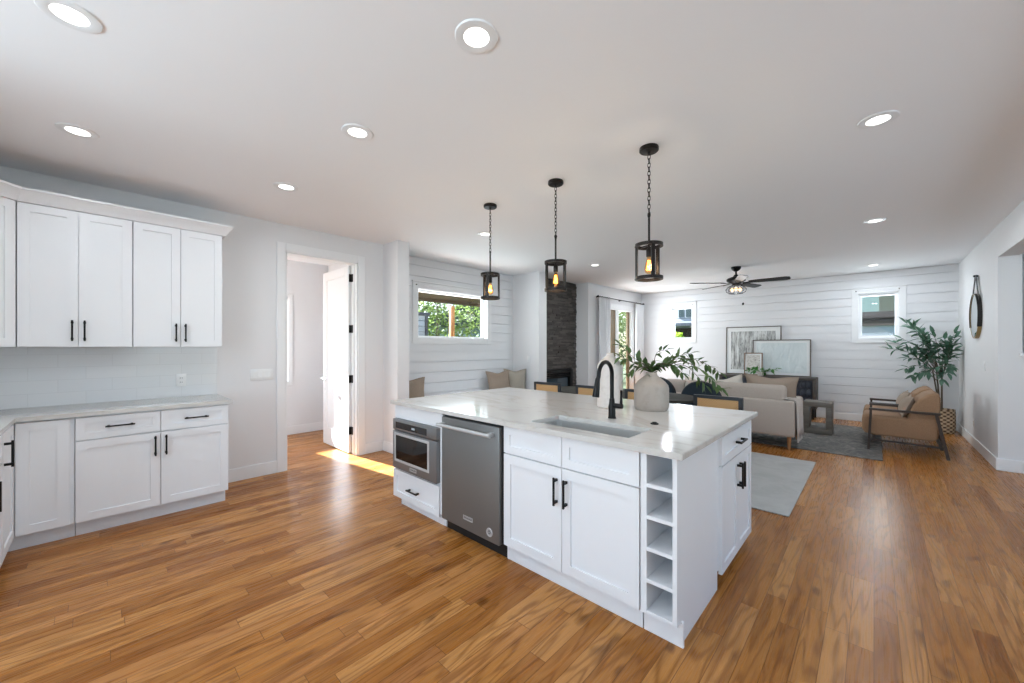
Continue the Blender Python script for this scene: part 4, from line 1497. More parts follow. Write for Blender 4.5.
# ------------------------------------------------------------------ pendants and ceiling fittings
def pendant(x, rz, label):
    t_ = thing('pendant_light', label, 'pendant lamp', (x, 2.59, CH), rz, 'pendant lamps over the island')
    zt, zb, r = 2.098 - CH, 1.850 - CH, 0.084
    MB().lathe([(0.0, 0.0), (0.062, 0), (0.064, -0.006), (0.064, -0.022), (0.058, -0.028), (0.012, -0.03), (0.010, -0.045), (0.0, -0.045)], n=32, cap=False).build('canopy', M['bronze'], t_)
    ch = MB()
    z = -0.05
    k = 0
    while z > -0.455:
        mx_ = Matrix.Rotation(R(90 * (k % 2) + 25), 3, 'Z') @ Matrix.Rotation(PI / 2, 3, 'X')
        ch.torus((0, 0, z - 0.014), 0.0115, 0.0028, 14, 6, mx_ @ Matrix.Diagonal((0.8, 1.55, 1)))
        z -= 0.0285
        k += 1
    ch.build('chain', M['bronze'], t_)
    MB().cyl((0, 0, -0.455), (0, 0, zt - 0.03), 0.0075, n=12).torus((0, 0, -0.455), 0.010, 0.003, 14, 6, Matrix.Rotation(PI / 2, 3, 'X')).build('rod', M['bronze'], t_)
    cg = MB()
    cg.hoop((0, 0, zt - 0.022), r + 0.008, 0.016, 0.022)
    cg.hoop((0, 0, zb), r + 0.008, 0.016, 0.022)
    cg.bar((-r, 0, zt - 0.011), (r, 0, zt - 0.011), 0.008, 0.016)
    for a in (90, 210, 330):
        p = Vector((r * math.cos(R(a)), r * math.sin(R(a)), 0))
        tdir = Vector((-math.sin(R(a)), math.cos(R(a)), 0))
        cg.bar(p + Vector((0, 0, zb)), p + Vector((0, 0, zt)), 0.024, 0.014, tdir)
        for zz in (zt - 0.011, zb + 0.011):
            cg.cyl(p * 1.06 + Vector((0, 0, zz)), p * 1.14 + Vector((0, 0, zz)), 0.006, n=8)
    cg.build('cage', M['bronze'], t_)
    MB().lathe([(0.0, zt - 0.03), (0.012, zt - 0.03), (0.019, zt - 0.045), (0.019, zt - 0.085), (0.016, zt - 0.09), (0.0, zt - 0.09)], n=20, cap=False).build('socket', M['bronze'], t_)
    bz = zt - 0.09
    bulb = MB().lathe([(0.0, bz + .002), (0.013, bz), (0.0135, bz - 0.012), (0.022, bz - 0.04), (0.030, bz - 0.07), (0.031, bz - 0.085), (0.025, bz - 0.105), (0.012, bz - 0.116), (0.0, bz - 0.118)], n=20, cap=False).build('bulb', M['bulbglass'], t_)
    fl = MB()
    for k in range(6):
        a = 2 * PI * k / 6
        fl.tube([(0.006 * math.cos(a), 0.006 * math.sin(a), bz - 0.025), (0.013 * math.cos(a), 0.013 * math.sin(a), bz - 0.092)], 0.0042, 6)
    fl.build('filament', M['filament'], bulb)
    return t_


p0 = pendant(-2.711, YAW + R(45), 'black cage pendant lamp farthest left, nearest the doorway wall')
dup(p0, (-1.927, 2.59, CH), YAW + R(-6.5), 'black cage pendant lamp in the middle of the three over the island')
dup(p0, (-1.131, 2.59, CH), YAW + R(-62), 'black cage pendant lamp at the right, nearest above the sink')
for xx in (-2.711, -1.927, -1.131):
    ld = bpy.data.lights.new('bulb_glow', 'POINT')
    ld.energy = 4
    ld.specular_factor = 0.0
    ld.color = (1.0, 0.97, 0.94)
    ld.shadow_soft_size = 0.03
    lo = bpy.data.objects.new('bulb_glow', ld)
    COL.objects.link(lo)
    lo.location = (xx, 2.59, 1.94)


def recessed(x, y, label, first=[None]):
    if first[0] is None:
        t_ = thing('recessed_light', label, 'ceiling light', (x, y, CH), 0, 'recessed ceiling lights')
        MB().lathe([(0.056, -0.0055), (0.070, -0.009), (0.092, -0.006), (0.096, -0.0005), (0.056, -0.0005)], n=36, cap=False).build('trim_ring', M['trim'], t_)
        MB().lathe([(0.0, -0.007), (0.050, -0.0068), (0.057, -0.004), (0.057, -0.001), (0.0, -0.001)], n=32, cap=False).build('lens', M['lens'], t_)
        first[0] = t_
    else:
        t_ = dup(first[0], (x, y, CH), 0, label)
    ld = bpy.data.lights.new('downlight', 'AREA')
    ld.shape = 'DISK'
    ld.size = 0.11
    ld.energy = DOWN * (2.4 if y > 5 else 1.0)
    ld.color = (0.85, 0.93, 1.0)
    ld.specular_factor = 0.1
    lo = bpy.data.objects.new('downlight', ld)
    COL.objects.link(lo)
    lo.location = (x, y, CH - 0.02)


DOWN = 4.0
for x, y, lb in ((-2.42, -0.08, 'round recessed light cut by the top left corner of the picture'), (-1.282, 1.141, 'largest round recessed light, above the island front'),
                 (-3.69, -0.088, 'round recessed light just above the upper cabinets'), (-2.407, 1.13, 'round recessed light between the cabinets and the pendants'),
                 (-3.675, 1.10, 'round recessed light in front of the doorway'), (0.018, 3.212, 'nearest round recessed light on the right side of the ceiling'),
                 (0.008, 5.76, 'second round recessed light on the right, toward the living room'), (-0.01, 8.875, 'farthest round recessed light on the right, near the far wall'),
                 (-3.416, 5.69, 'round recessed light in front of the stone fireplace'), (-3.45, 3.21, 'round recessed light half hidden by the left pendant chain'),
                 (-3.434, 8.827, 'far round recessed light near the patio door corner')):
    recessed(x, y, lb)

# ceiling fan
t = thing('ceiling_fan', 'black five-blade ceiling fan with a caged light, over the living room', 'ceiling fan', (-1.732, 7.49, CH))
MB().lathe([(0.0, 0), (0.075, 0), (0.078, -0.015), (0.062, -0.05), (0.03, -0.075), (0.0, -0.075)], n=28, cap=False).build('canopy', M['black'], t)
MB().cyl((0, 0, -0.07), (0, 0, -0.16), 0.014).build('downrod', M['black'], t)
MB().lathe([(0.0, -0.13), (0.03, -0.135), (0.045, -0.165), (0.125, -0.19), (0.145, -0.21), (0.142, -0.245), (0.11, -0.265), (0.06, -0.29), (0.06, -0.315), (0.0, -0.315)], n=32, cap=False).build('motor_housing', M['black'], t)
bl = None
for k in range(5):
    a = YAW + R(-40 + 72 * k)
    rot = Matrix.Rotation(a, 4, 'Z') @ Matrix.Translation((0, 0, -0.272)) @ Matrix.Rotation(R(-13), 4, 'X')
    mb = MB()
    poly = [(0.19, -0.050), (0.30, -0.062), (0.70, -0.072), (0.755, -0.055), (0.765, 0.0), (0.755, 0.055), (0.70, 0.072), (0.30, 0.062), (0.19, 0.050)]
    mb.prism(poly, 'z', -0.004, 0.004)
    for v in mb.bm.verts: v.co = rot @ v.co
    b_ = mb.build('blade', M['black'], t)
    mb = MB()
    mb.prism([(0.10, -0.018), (0.18, -0.020), (0.25, -0.04), (0.25, 0.04), (0.18, 0.020), (0.10, 0.018)], 'z', -0.012, -0.005)
    for v in mb.bm.verts: v.co = rot @ v.co
    mb.build('blade_bracket', M['bronze'], b_)
cg = MB()
for k in range(12):
    a = 2 * PI * k / 12
    cg.tube([(q * math.cos(a), q * math.sin(a), z) for q, z in ((0.06, -0.31), (0.125, -0.345), (0.158, -0.385), (0.150, -0.425), (0.10, -0.458), (0.0, -0.468))], 0.003, 5)
for q, z in ((0.125, -0.345), (0.158, -0.39), (0.11, -0.455)):
    cg.torus((0, 0, z), q, 0.0035, 32, 6)
cage = cg.build('light_cage', M['bronze'], t)
for k in range(3):
    a = YAW + R(90 + 120 * k + 30)
    MB().sphere((0.066 * math.cos(a), 0.066 * math.sin(a), -0.385), 0.024, 14, (1, 1, 1.3)).build('bulb', M['fanbulb'], cage)
mb = MB().tube([(0.09, 0.06, -0.44), (0.092, 0.062, -0.62)], 0.0016, 6)
pc = mb.build('pull_chain', M['chrome'], t)
MB().sphere((0.092, 0.062, -0.635), 0.016, 10, (1, 1, 1.4)).build('pull_knob', M['black'], pc)
ld = bpy.data.lights.new('fan_glow', 'POINT')
ld.energy = 3.5
ld.specular_factor = 0.2
ld.color = (0.95, 0.97, 1.0)
ld.shadow_soft_size = 0.14
lo = bpy.data.objects.new('fan_glow', ld)
COL.objects.link(lo)
lo.location = (-1.732, 7.49, 2.262)


# ------------------------------------------------------------------ soft goods
def pil_xz(u, v, w, h, y):
    # concave edges with drawn-out corners and a soft dent in the middle of the top edge
    px = u * w / 2 * (1 - 0.11 * (1 - v * v))
    pz = v * h / 2 * (1 - 0.08 * (1 - u * u)) + h / 2
    if v > 0:
        pz -= 0.07 * h * v * v * math.exp(-(u / 0.45) ** 2)
    return (px, y, pz)


def pillow_mb(w, h, d, n=14, flange=0.0):
    mb_ = MB()
    G = {}
    for s in (1, -1):
        for j in range(n + 1):
            for i in range(n + 1):
                u, v = 2 * i / n - 1, 2 * j / n - 1
                edge = i in (0, n) or j in (0, n)
                if edge and s < 0:
                    G[(s, i, j)] = G[(1, i, j)]
                    continue
                th = d / 2 * (max(0, 1 - u ** 2) ** 0.5) * (max(0, 1 - v ** 2) ** 0.5)
                G[(s, i, j)] = mb_.bm.verts.new(pil_xz(u, v, w, h, s * th))
        for j in range(n):
            for i in range(n):
                q = [G[(s, i, j)], G[(s, i + 1, j)], G[(s, i + 1, j + 1)], G[(s, i, j + 1)]]
                try:
                    mb_.bm.faces.new(q if s > 0 else q[::-1])
                except ValueError:
                    pass
    return mb_


def pillow(label, loc, w, h, d, rot, m, group, piping=True):
    t_ = thing('throw_pillow', label, 'cushion', loc, 0, group)
    t_.rotation_euler = rot
    pillow_mb(w, h, d).build('cover', m, t_)
    if piping:
        pts = []
        for k in range(64):
            s = k / 64 * 4
            e, f_ = int(s), s - int(s)
            u, v = [(2 * f_ - 1, -1), (1, 2 * f_ - 1), (1 - 2 * f_, 1), (-1, 1 - 2 * f_)][e]
            pts.append(pil_xz(u, v, w, h, 0))
        MB().tube(pts, 0.006, 6, True).build('piping', m, t_)
    return t_


# nook bench
t = thing('window_bench', 'white built-in bench under the nook window', 'bench', (NX + 0.25, (NY0 + NY1) / 2, 0))
off = t.location
MB().box(NX + .002, PX - 0.06, NY0 + .002, NY1 - .002, 0, 0.45, 0.003).build('base', M['trim'], t, off=off)
MB().box(NX + .002, PX - 0.03, NY0 + .002, NY1 - .002, 0.45, 0.49, 0.006).build('seat', M['trim'], t, off=off)
mx = frame_mx((PX - 0.06, 0, 0), (0, 1, 0), (1, 0, 0))
for k in range(3):
    a = NY0 + 0.04 + k * 0.88
    shaker(mx, a, a + 0.85, 0.06, 0.42, t, 'panel', off)
GP = 'taupe cushions on the nook bench'
pillow('taupe cushion at the wing wall end of the nook bench', (-4.86, 3.06, 0.49), 0.46, 0.46, 0.2, (R(-12), 0, R(70)), M['pillow'], GP)
pillow('wide taupe cushion against the shiplap at the far end of the nook bench', (-4.85, 4.90, 0.49), 0.50, 0.48, 0.19, (R(-14), 0, R(80)), M['pillow'], GP)
pillow('grey-taupe cushion tucked in the nook corner by the end wall', (-4.82, 5.23, 0.49), 0.42, 0.50, 0.19, (R(-14), 0, R(42)), M['pillow2'], GP)

# ------------------------------------------------------------------ dining group
tag(MB().box(-4.0, -0.505, 3.84, 5.86, 0.001, 0.011, 0.004, 1).build('rug', M['rugd']), 'pale grey rug under the dining table behind the island', 'rug')
TXc, TYc = -2.62, 4.98
t = thing('dining_table', 'dark oval dining table mostly hidden behind the island vases', 'table', (TXc, TYc, 0.011))
n = 48
poly = [(1.06 * math.copysign(abs(math.cos(2 * PI * k / n)) ** 0.8, math.cos(2 * PI * k / n)), 0.50 * math.copysign(abs(math.sin(2 * PI * k / n)) ** 0.8, math.sin(2 * PI * k / n))) for k in range(n)]
MB().prism(poly, 'z', 0.71, 0.74, 0.006).build('tabletop', M['table'], t)
for sx in (-1, 1):
    MB().lathe([(0.20, 0), (0.20, 0.02), (0.10, 0.06), (0.075, 0.35), (0.10, 0.69), (0.16, 0.71)], (sx * 0.55, 0, 0), 24).build('pedestal', M['table'], t)


def cane_stool(label, x, y, rz):
    t_ = thing('counter_stool', label, 'stool', (x, y, 0.0), rz, 'cane-back counter stools along the far side of the island')
    # local: back at y=0, seat extends to -y under the worktop edge
    w = 0.395
    for sx in (-1, 1):
        MB().bar((sx * (w / 2 - 0.016), 0.02, 0), (sx * (w / 2 - 0.016), 0.0, 0.955), 0.032, 0.03, (1, 0, 0)).build('leg', M['ebony'], t_)
        MB().bar((sx * (w / 2 - 0.016), -0.37, 0), (sx * (w / 2 - 0.016), -0.36, 0.62), 0.032, 0.032, (1, 0, 0)).build('leg', M['ebony'], t_)
    MB().bar((-w / 2 + .03, 0, 0.943), (w / 2 - .03, 0, 0.943), 0.028, 0.028).build('back_frame', M['ebony'], t_)
    MB().bar((-w / 2 + .03, 0.004, 0.70), (w / 2 - .03, 0.004, 0.70), 0.03, 0.026).build('back_rail', M['ebony'], t_)
    MB().box(-w / 2 + 0.032, w / 2 - 0.032, -0.006, 0.006, 0.712, 0.930).build('cane_panel', M['cane'], t_)
    MB().box(-w / 2 + .005, w / 2 - .005, -0.38, -0.012, 0.60, 0.64, 0.005).build('seat_frame', M['ebony'], t_)
    MB().box(-w / 2 + .015, w / 2 - .015, -0.37, -0.03, 0.64, 0.675, 0.014, 3).build('seat', M['pillow2'], t_)
    MB().bar((-w / 2 + .03, -0.368, 0.22), (w / 2 - .03, -0.368, 0.22), 0.025, 0.02).build('footrest', M['ebony'], t_)
    return t_


c0 = cane_stool('leftmost black cane-back stool, in front of the fireplace', -2.895, 3.72, 0)
dup(c0, (-2.28, 3.72, 0), 0, 'black cane-back stool directly left of the tall white vase')
dup(c0, (-1.68, 3.72, 0), 0, 'black cane-back stool between the two ceramic vases')
dup(c0, (-1.005, 3.72, 0), 0, 'nearest black cane-back stool at the right end of the island')


def round_chair(label, x, y, rz):
    t_ = thing('round_chair', label, 'chair', (x, y, 0.011), rz, 'round-back dark chairs across the dining table')
    # backrest at y=+0.22, faces -y
    mb_ = MB()
    n_ = 20
    front, back = [], []
    for k in range(n_ + 1):
        a = PI * k / n_
        px, pz = 0.245 * math.cos(a), 0.66 + 0.235 * math.sin(a)
        back.append((px, pz))
    poly_ = [(0.245, 0.50)] + back + [(-0.245, 0.50)]
    mb_.prism(poly_, 'y', 0.19, 0.245, 0.018, 3)
    mb_.build('backrest', M['navy'], t_)
    MB().tube([(px, 0.22, pz) for px, pz in [(0.255, 0.47)] + [(q[0] * 1.04, 0.66 + (q[1] - .66) * 1.04) for q in back] + [(-0.255, 0.47)]], 0.014, 8).build('back_frame', M['ebony'], t_)
    MB().box(-0.25, 0.25, -0.25, 0.22, 0.40, 0.48, 0.03, 3).build('seat', M['navy'], t_)
    for sx in (-1, 1):
        for sy in (-1, 1):
            MB().cyl((sx * 0.22, sy * 0.2, 0), (sx * 0.20, sy * 0.18, 0.41), 0.014, 0.018, 10).build('leg', M['ebony'], t_)
    return t_


r0 = round_chair('round-back dark blue chair behind the right end of the branches', -1.70, 5.32, R(0))
dup(r0, (-2.40, 5.62, 0.011), R(0), 'round-back dark blue chair mostly hidden behind the short vase')

# ------------------------------------------------------------------ living room
tag(MB().box(-3.6, 0.08, 6.50, 8.95, 0.001, 0.012, 0.004, 1).build('rug', M['rugl']), 'worn charcoal patterned rug under the sofa and end table', 'rug')
t = thing('sofa', 'greige two-cushion sofa seen from behind', 'sofa', (-1.66, 6.75, 0.0))
off = t.location
sx0, sx1, sy0 = -2.56, -0.765, 6.29
MB().box(sx0, sx1, sy0 + 0.02, 7.18, 0.175, 0.40, 0.03, 3).build('base', M['sofa'], t, off=off)
MB().box(sx0, sx1, sy0, sy0 + 0.22, 0.178, 0.665, 0.035, 4).build('backrest', M['sofa'], t, off=off)
for a in (sx0, sx1 - 0.16):
    MB().box(a, a + 0.16, sy0 + 0.01, 7.16, 0.18, 0.655, 0.04, 4).build('armrest', M['sofa'], t, off=off)
for k in range(2):
    a = sx0 + 0.165 + k * 0.735
    MB().box(a, a + 0.73, sy0 + 0.22, 7.20, 0.40, 0.545, 0.05, 4).build('seat_cushion', M['sofa'], t, off=off)
for a, b in ((sx0 + .02, -2.20), (-2.19, -0.875)):
    MB().box(a, b, sy0 + 0.035, sy0 + 0.25, 0.60, 0.858, 0.055, 4).build('back_cushion', M['sofa'], t, off=off)
for x_, y_ in ((sx0 + .07, sy0 + .07), (sx1 - .07, sy0 + .07), (sx0 + .07, 7.1), (sx1 - .07, 7.1)):
    MB().cyl((x_, y_, 0.012 if y_ > 6.5 else 0), (x_, y_, 0.18), 0.018, 0.026, 14).build('leg', M['oakleg'], t, off=off)
GS = 'cushions on the sofa'
pillow('large beige flanged cushion at the right end of the sofa', (-1.09, 6.64, 0.545), 0.66, 0.44, 0.22, (R(8), R(2), R(-4)), M['pillow'], GS)
pillow('pale cream cushion left of the beige one on the sofa', (-1.62, 6.66, 0.53), 0.5, 0.40, 0.18, (R(6), R(-12), R(6)), M['cream'], GS)
pillow('white cushion at the hidden middle of the sofa', (-2.12, 6.62, 0.53), 0.40, 0.36, 0.18, (R(6), R(8), R(0)), M['cream'], GS)
# throw blanket over right arm
mb = MB()
prof = [(-0.93, 0.685), (-0.90, 0.68), (-0.85, 0.672), (-0.80, 0.672), (-0.772, 0.664), (-0.763, 0.63), (-0.761, 0.54), (-0.758, 0.42), (-0.755, 0.30), (-0.752, 0.19)]
nv = 18
grid = []
for j in range(nv + 1):
    yv = 6.325 + 0.44 * j / nv
    row = []
    for i, (px, pz) in enumerate(prof):
        f_ = i / (len(prof) - 1)
        row.append(mb.bm.verts.new((px + 0.022 * f_ * math.sin(j * 1.7) + 0.008, yv + 0.03 * f_ * math.sin(j * .6), pz + 0.006 * math.sin(j * 1.3 + i))))
    grid.append(row)
for j in range(nv):
    for i in range(len(prof) - 1):
        mb.bm.faces.new((grid[j][i], grid[j][i + 1], grid[j + 1][i + 1], grid[j + 1][i]))
t = thing('throw_blanket', 'oatmeal throw blanket draped over the right sofa arm', 'blanket', (-0.8, 6.56, 0.66))
o = mb.build('cloth', M['throw'], t, off=t.location)
so = o.modifiers.new('thickness', 'SOLIDIFY')
so.thickness = 0.012
so.offset = 1
fm = MB()
for j in range(24):
    yv = 6.33 + 0.44 * j / 24
    fm.tube([(-0.742, yv, 0.20), (-0.736 + 0.006 * math.sin(j), yv + 0.006 * math.sin(j * 2), 0.115)], 0.004, 5)
fm.build('fringe', M['throw'], t, off=t.location)

# waterfall end table
t = thing('end_table', 'weathered grey wood waterfall side table beside the sofa', 'side table', (-0.655, 7.93, 0.012))
w, dd, hh, th = 0.36, 0.34, 0.50, 0.075
MB().box(-w / 2, w / 2, -dd / 2, dd / 2, hh - th, hh, 0.004).build('top', M['endtable'], t)
for s in (-1, 1):
    MB().box(s * w / 2, s * (w / 2 - th), -dd / 2, dd / 2, th, hh - th, 0.003).build('side', M['endtable'], t)
MB().box(-w / 2, w / 2, -dd / 2, dd / 2, 0, th, 0.003).build('base', M['endtable'], t)

# console
cx0, cx1, cy0, cy1 = -2.47, -0.80, 9.26, 9.66
t = thing('console_cabinet', 'dark carved-front console cabinet under the leaning art', 'cabinet', ((cx0 + cx1) / 2, 9.46, 0))
off = t.location
mb = MB().box(cx0, cx1, cy0, cy1, 0.745, 0.79, 0.004).box(cx0, cx0 + 0.05, cy0, cy1, 0.20, 0.745, 0.003).box(cx1 - 0.05, cx1, cy0, cy1, 0.20, 0.745, 0.003).box(cx0 + .05, cx1 - .05, cy0 + .01, cy1, 0.20, 0.24, 0.003).box(cx0 + .05, cx1 - .05, cy1 - 0.03, cy1, 0.24, 0.745)
mb.build('case', M['console'], t, off=off)
for k in range(4):
    a = cx0 + 0.052 + k * (cx1 - cx0 - 0.104) / 4
    b = cx0 + 0.052 + (k + 1) * (cx1 - cx0 - 0.104) / 4 - 0.006
    mb = MB().box(a, b, cy0 + 0.03, cy0 + 0.05, 0.245, 0.74)
    nx_, nz_ = 4, 3
    for i in range(nx_):
        for j in range(nz_):
            uc = a + (b - a) * (i + 0.5) / nx_
            vc = 0.245 + 0.495 * (j + 0.5) / nz_
            mb.sphere((uc, cy0 + 0.032, vc), 0.5, 10, ((b - a) / nx_ * 0.9, 0.05, 0.495 / nz_ * 0.94))
    mb.build('door', M['carved'], t, off=off)
for x_ in (cx0 + 0.05, cx1 - 0.05):
    for y_ in (cy0 + 0.05, cy1 - 0.05):
        MB().box(x_ - 0.022, x_ + 0.022, y_ - 0.022, y_ + 0.022, 0, 0.20, 0.002).build('leg', M['black'], t, off=off)


def art(name, label, x0, x1, z0, z1, ybase, lean, fw, fm_, pm, mat_w):
    """framed picture leaning against the wall: bottom at ybase, tilted back"""
    h = z1 - z0
    t_ = thing(name, label, 'picture', ((x0 + x1) / 2, ybase, z0), 0, 'framed art leaning on the console')
    t_.rotation_euler = (-lean, 0, 0)
    w = x1 - x0
    mb_ = MB()
    mb_.box(-w / 2, -w / 2 + fw, -0.03, 0, 0, h, 0.002, 1).box(w / 2 - fw, w / 2, -0.03, 0, 0, h, 0.002, 1).box(-w / 2 + fw, w / 2 - fw, -0.03, 0, 0, fw, 0.002, 1).box(-w / 2 + fw, w / 2 - fw, -0.03, 0, h - fw, h, 0.002, 1)
    mb_.build('frame', fm_, t_)
    MB().box(-w / 2 + fw, w / 2 - fw, -0.014, -0.004, fw, h - fw).build('mat_board', M['paper'], t_)
    MB().box(-w / 2 + fw + mat_w, w / 2 - fw - mat_w, -0.017, -0.013, fw + mat_w, h - fw - mat_w).build('picture', pm, t_)
    return t_


M['darkframe'] = wood_mat('grey_brown_frame', (84, 74, 68), (104, 92, 84))
M['brownframe'] = wood_mat('brown_frame', (120, 88, 66), (142, 106, 80))
art('framed_art', 'largest framed picture of washed grey strips, behind the other two', -2.43, -1.40, 0.79, 1.825, 9.645, R(2.2), 0.016, M['darkframe'], M['art0'], 0.085)
art('framed_art', 'wide framed pale plaster-ripple picture at the right', -1.90, -0.905, 0.79, 1.535, 9.585, R(2.6), 0.018, M['darkframe'], M['art1'], 0.05)
art('framed_art', 'smallest brown-framed print standing in front', -2.045, -1.71, 0.79, 1.26, 9.53, R(3.0), 0.016, M['brownframe'], M['art2'], 0.03)
# small green plant on the console
t = thing('small_plant', 'small bright green leafy plant on the console behind the sofa cushion', 'plant', (-1.72, 9.40, 0.79))
MB().lathe([(0.0, 0), (0.05, 0), (0.065, 0.08), (0.058, 0.08), (0.045, 0.01), (0.0, 0.01)], n=24, cap=False).build('pot', M['vasew'], t)
rs = random.Random(11)
st_ = []
for k in range(11):
    a = rs.uniform(0, 2 * PI)
    q = rs.uniform(0.08, 0.30)
    st_.append([(0, 0, 0.03), (0.02 * math.cos(a), 0.02 * math.sin(a), 0.08), (q * .6 * math.cos(a), 0.5 * q * .6 * math.sin(a), 0.13), (q * math.cos(a), 0.35 * q * math.sin(a), 0.10 + rs.uniform(-.03, .05))])
branch_thing('x', None, None, st_, M['leaf3'], 0.085, 0.066, 0.07, 0.003, 4, None, M['leaf3'], t)


# armchairs
def armchair(label, x, y):
    t_ = thing('armchair', label, 'armchair', (x, y, 0.0), 0, 'camel armchairs by the window wall')
    # faces -x; x from -0.12 (seat front) to 0.60 (back), y -0.30..0.30
    prof = [(0.00, 0.205), (-0.09, 0.225), (-0.118, 0.27), (-0.122, 0.40), (-0.105, 0.445), (-0.06, 0.462), (0.12, 0.462), (0.30, 0.45), (0.325, 0.48), (0.338, 0.55), (0.368, 0.64), (0.415, 0.715), (0.475, 0.775), (0.53, 0.806), (0.565, 0.81), (0.592, 0.795), (0.604, 0.75), (0.602, 0.50), (0.585, 0.24), (0.55, 0.20)]
    MB().puffy(prof, 0.285, 0.03).build('upholstery', M['camel'], t_)
    MB().box(-0.11, 0.33, -0.27, 0.27, 0.40, 0.475, 0.035, 4).build('seat_cushion', M['camel'], t_)
    for s in (-1, 1):
        y_ = s * 0.305
        MB().bar((-0.05, y_, 0.556), (0.60, y_, 0.552), 0.028, 0.042).build('armrest', M['walnut'], t_)
        MB().bar((-0.030, y_, 0.555), (-0.055, y_, 0), 0.026, 0.024, (1, 0, 0)).build('leg', M['walnut'], t_)
        MB().bar((0.565, y_, 0.55), (0.665, y_, 0), 0.030, 0.024, (1, 0, 0)).build('leg', M['walnut'], t_)
        MB().bar((-0.048, y_, 0.150), (0.636, y_, 0.140), 0.022, 0.020).build('rail', M['walnut'], t_)
    MB().bar((0.0, -0.305, 0.185), (0.0, 0.305, 0.185), 0.03, 0.03).bar((0.60, -0.305, 0.18), (0.60, 0.305, 0.18), 0.03, 0.03).bar((0, -.305, .15), (0, -.305, .2), .02, .02).bar((0, .305, .15), (0, .305, .2), .02, .02).build('stretcher', M['walnut'], t_)
    return t_


a0 = armchair('camel armchair with dark wood frame, nearest on the right', 0.0, 7.40)
dup(a0, (0.0, 8.12, 0.0), 0, 'camel armchair half hidden behind the nearest one')
GA = 'lumbar cushions on the armchairs'
pillow('taupe cushion leaning in the nearest camel armchair', (0.265, 7.38, 0.475), 0.46, 0.28, 0.14, (R(-22), 0, R(-90)), M['pillow'], GA)
pillow('taupe cushion leaning in the farther camel armchair', (0.265, 8.10, 0.475), 0.46, 0.28, 0.14, (R(-22), 0, R(-90)), M['pillow'], GA)

# corner plant in a basket
PXc, PYc = 0.80, 9.33
t = thing('potted_tree', 'tall leafy plant in a woven basket in the far right corner', 'plant', (PXc, PYc, 0))
MB().lathe([(0.0, 0), (0.135, 0), (0.15, 0.02), (0.155, 0.20), (0.15, 0.385), (0.138, 0.385), (0.138, 0.30), (0.0, 0.30)], n=36, cap=False).build('basket', M['basket'], t)
MB().lathe([(0, 0.34), (0.08, 0.335), (0.137, 0.32), (0.137, 0.30), (0, 0.30)], n=24, cap=False).build('soil', M['bark'], t)
rs = random.Random(21)
tr = MB()
tips = []
for (dx, dy, zz) in ((-0.10, -0.02, 1.0), (0.0, -0.06, 1.1), (-0.06, 0.05, 1.15)):
    tr.tube([(dx * .2, dy * .2, 0.3), (dx * .5, dy * .5, 0.62), (dx, dy, zz)], [0.014, 0.011, 0.008], 8)
tr.build('trunk', M['stem'], t)
st_ = []
targets = [(-0.40, -.05, 1.78), (-0.33, -.10, 1.73), (-0.28, .05, 1.66), (-0.60, -.12, 1.36), (-0.52, .02, 1.45), (-0.45, -.1, 1.52), (-0.38, -.02, 1.20), (-0.42, -.06, 1.02), (-0.33, -.15, .92), (-0.2, -.15, 1.5), (-.1, -.12, 1.6), (0.16, -.06, 1.60), (0.17, -.12, 1.52), (0.16, .0, 1.42), (0.12, -.18, 1.34), (0.14, -.1, 1.25), (0.02, -.15, 1.5), (-0.05, -.2, 1.08), (0.05, -.2, 0.98), (-.15, -.2, 1.0), (0.08, -.22, 1.08), (-0.02, -.22, 0.88), (-0.28, .1, 1.4), (-.18, .05, 1.3), (-.30, -.1, 1.32), (-0.24, -.18, 1.62)]
for (tx, ty, tz_) in targets:
    base_z = min(tz_ - 0.08, 0.90 + 0.2 * (tz_ - 0.9))
    b0 = Vector((tx * 0.16, ty * 0.2, base_z))
    tip = Vector((min(tx, 0.13), ty, tz_))
    mid_ = (b0 + tip) / 2 + Vector((0.10 * -tx * 0, 0, 0.10))
    st_.append([b0, mid_, tip - Vector((0, 0, 0.0))])
branch_thing('x', None, None, st_, M['leaf2'], 0.155, 0.058, 0.030, 0.005, 8, None, M['stem'], t)
for ch in t.children:
    if ch.name.startswith('foliage'):      # leaves lie against the wall, not through it
        for v in ch.data.vertices:
            v.co.x = min(v.co.x, WR - 0.004 - PXc - 0.002 * (v.index % 5))
            v.co.y = min(v.co.y, WF - 0.01 - PYc)

# mirror on the right wall
t = thing('round_mirror', 'round brass-rimmed mirror hung by a black strap on the right wall', 'mirror', (WR, 8.07, 1.80))
rot = Matrix.Rotation(-PI / 2, 4, 'Y')
mb = MB().lathe([(0.0, 0.004), (0.288, 0.004), (0.288, 0.034), (0.0, 0.034)], n=48, cap=False)
for v in mb.bm.verts: v.co = rot @ v.co
mb.build('glass', M['mirror'], t)
mb = MB().lathe([(0.288, 0.0), (0.300, 0.0), (0.300, 0.036), (0.288, 0.036)], n=48, cap=False)
n_ = 48
mb.bm.verts.ensure_lookup_table()
for k in range(n_):
    a_, b_ = mb.bm.verts[k], mb.bm.verts[(k + 1) % n_]
    c_, d_ = mb.bm.verts[3 * n_ + (k + 1) % n_], mb.bm.verts[3 * n_ + k]
    mb.bm.faces.new((a_, b_, c_, d_))
for v in mb.bm.verts: v.co = rot @ v.co
mb.build('rim', M['brass'], t)
mb = MB()
for s in (-1, 1):
    mb.bar((-0.022, s * 0.02, 0.54), (-0.022, s * 0.245, 0.19), 0.055, 0.006, (0, 1, 0.64))
    pts = []
    for k in range(9):
        a = R(90 - 15 - 13 * k)
        pts.append((-0.021, s * 0.304 * math.cos(a), 0.304 * math.sin(a)))
    for p_, q_ in zip(pts[:-1], pts[1:]):
        mb.bar(p_, q_, 0.044, 0.006, (1, 0, 0))
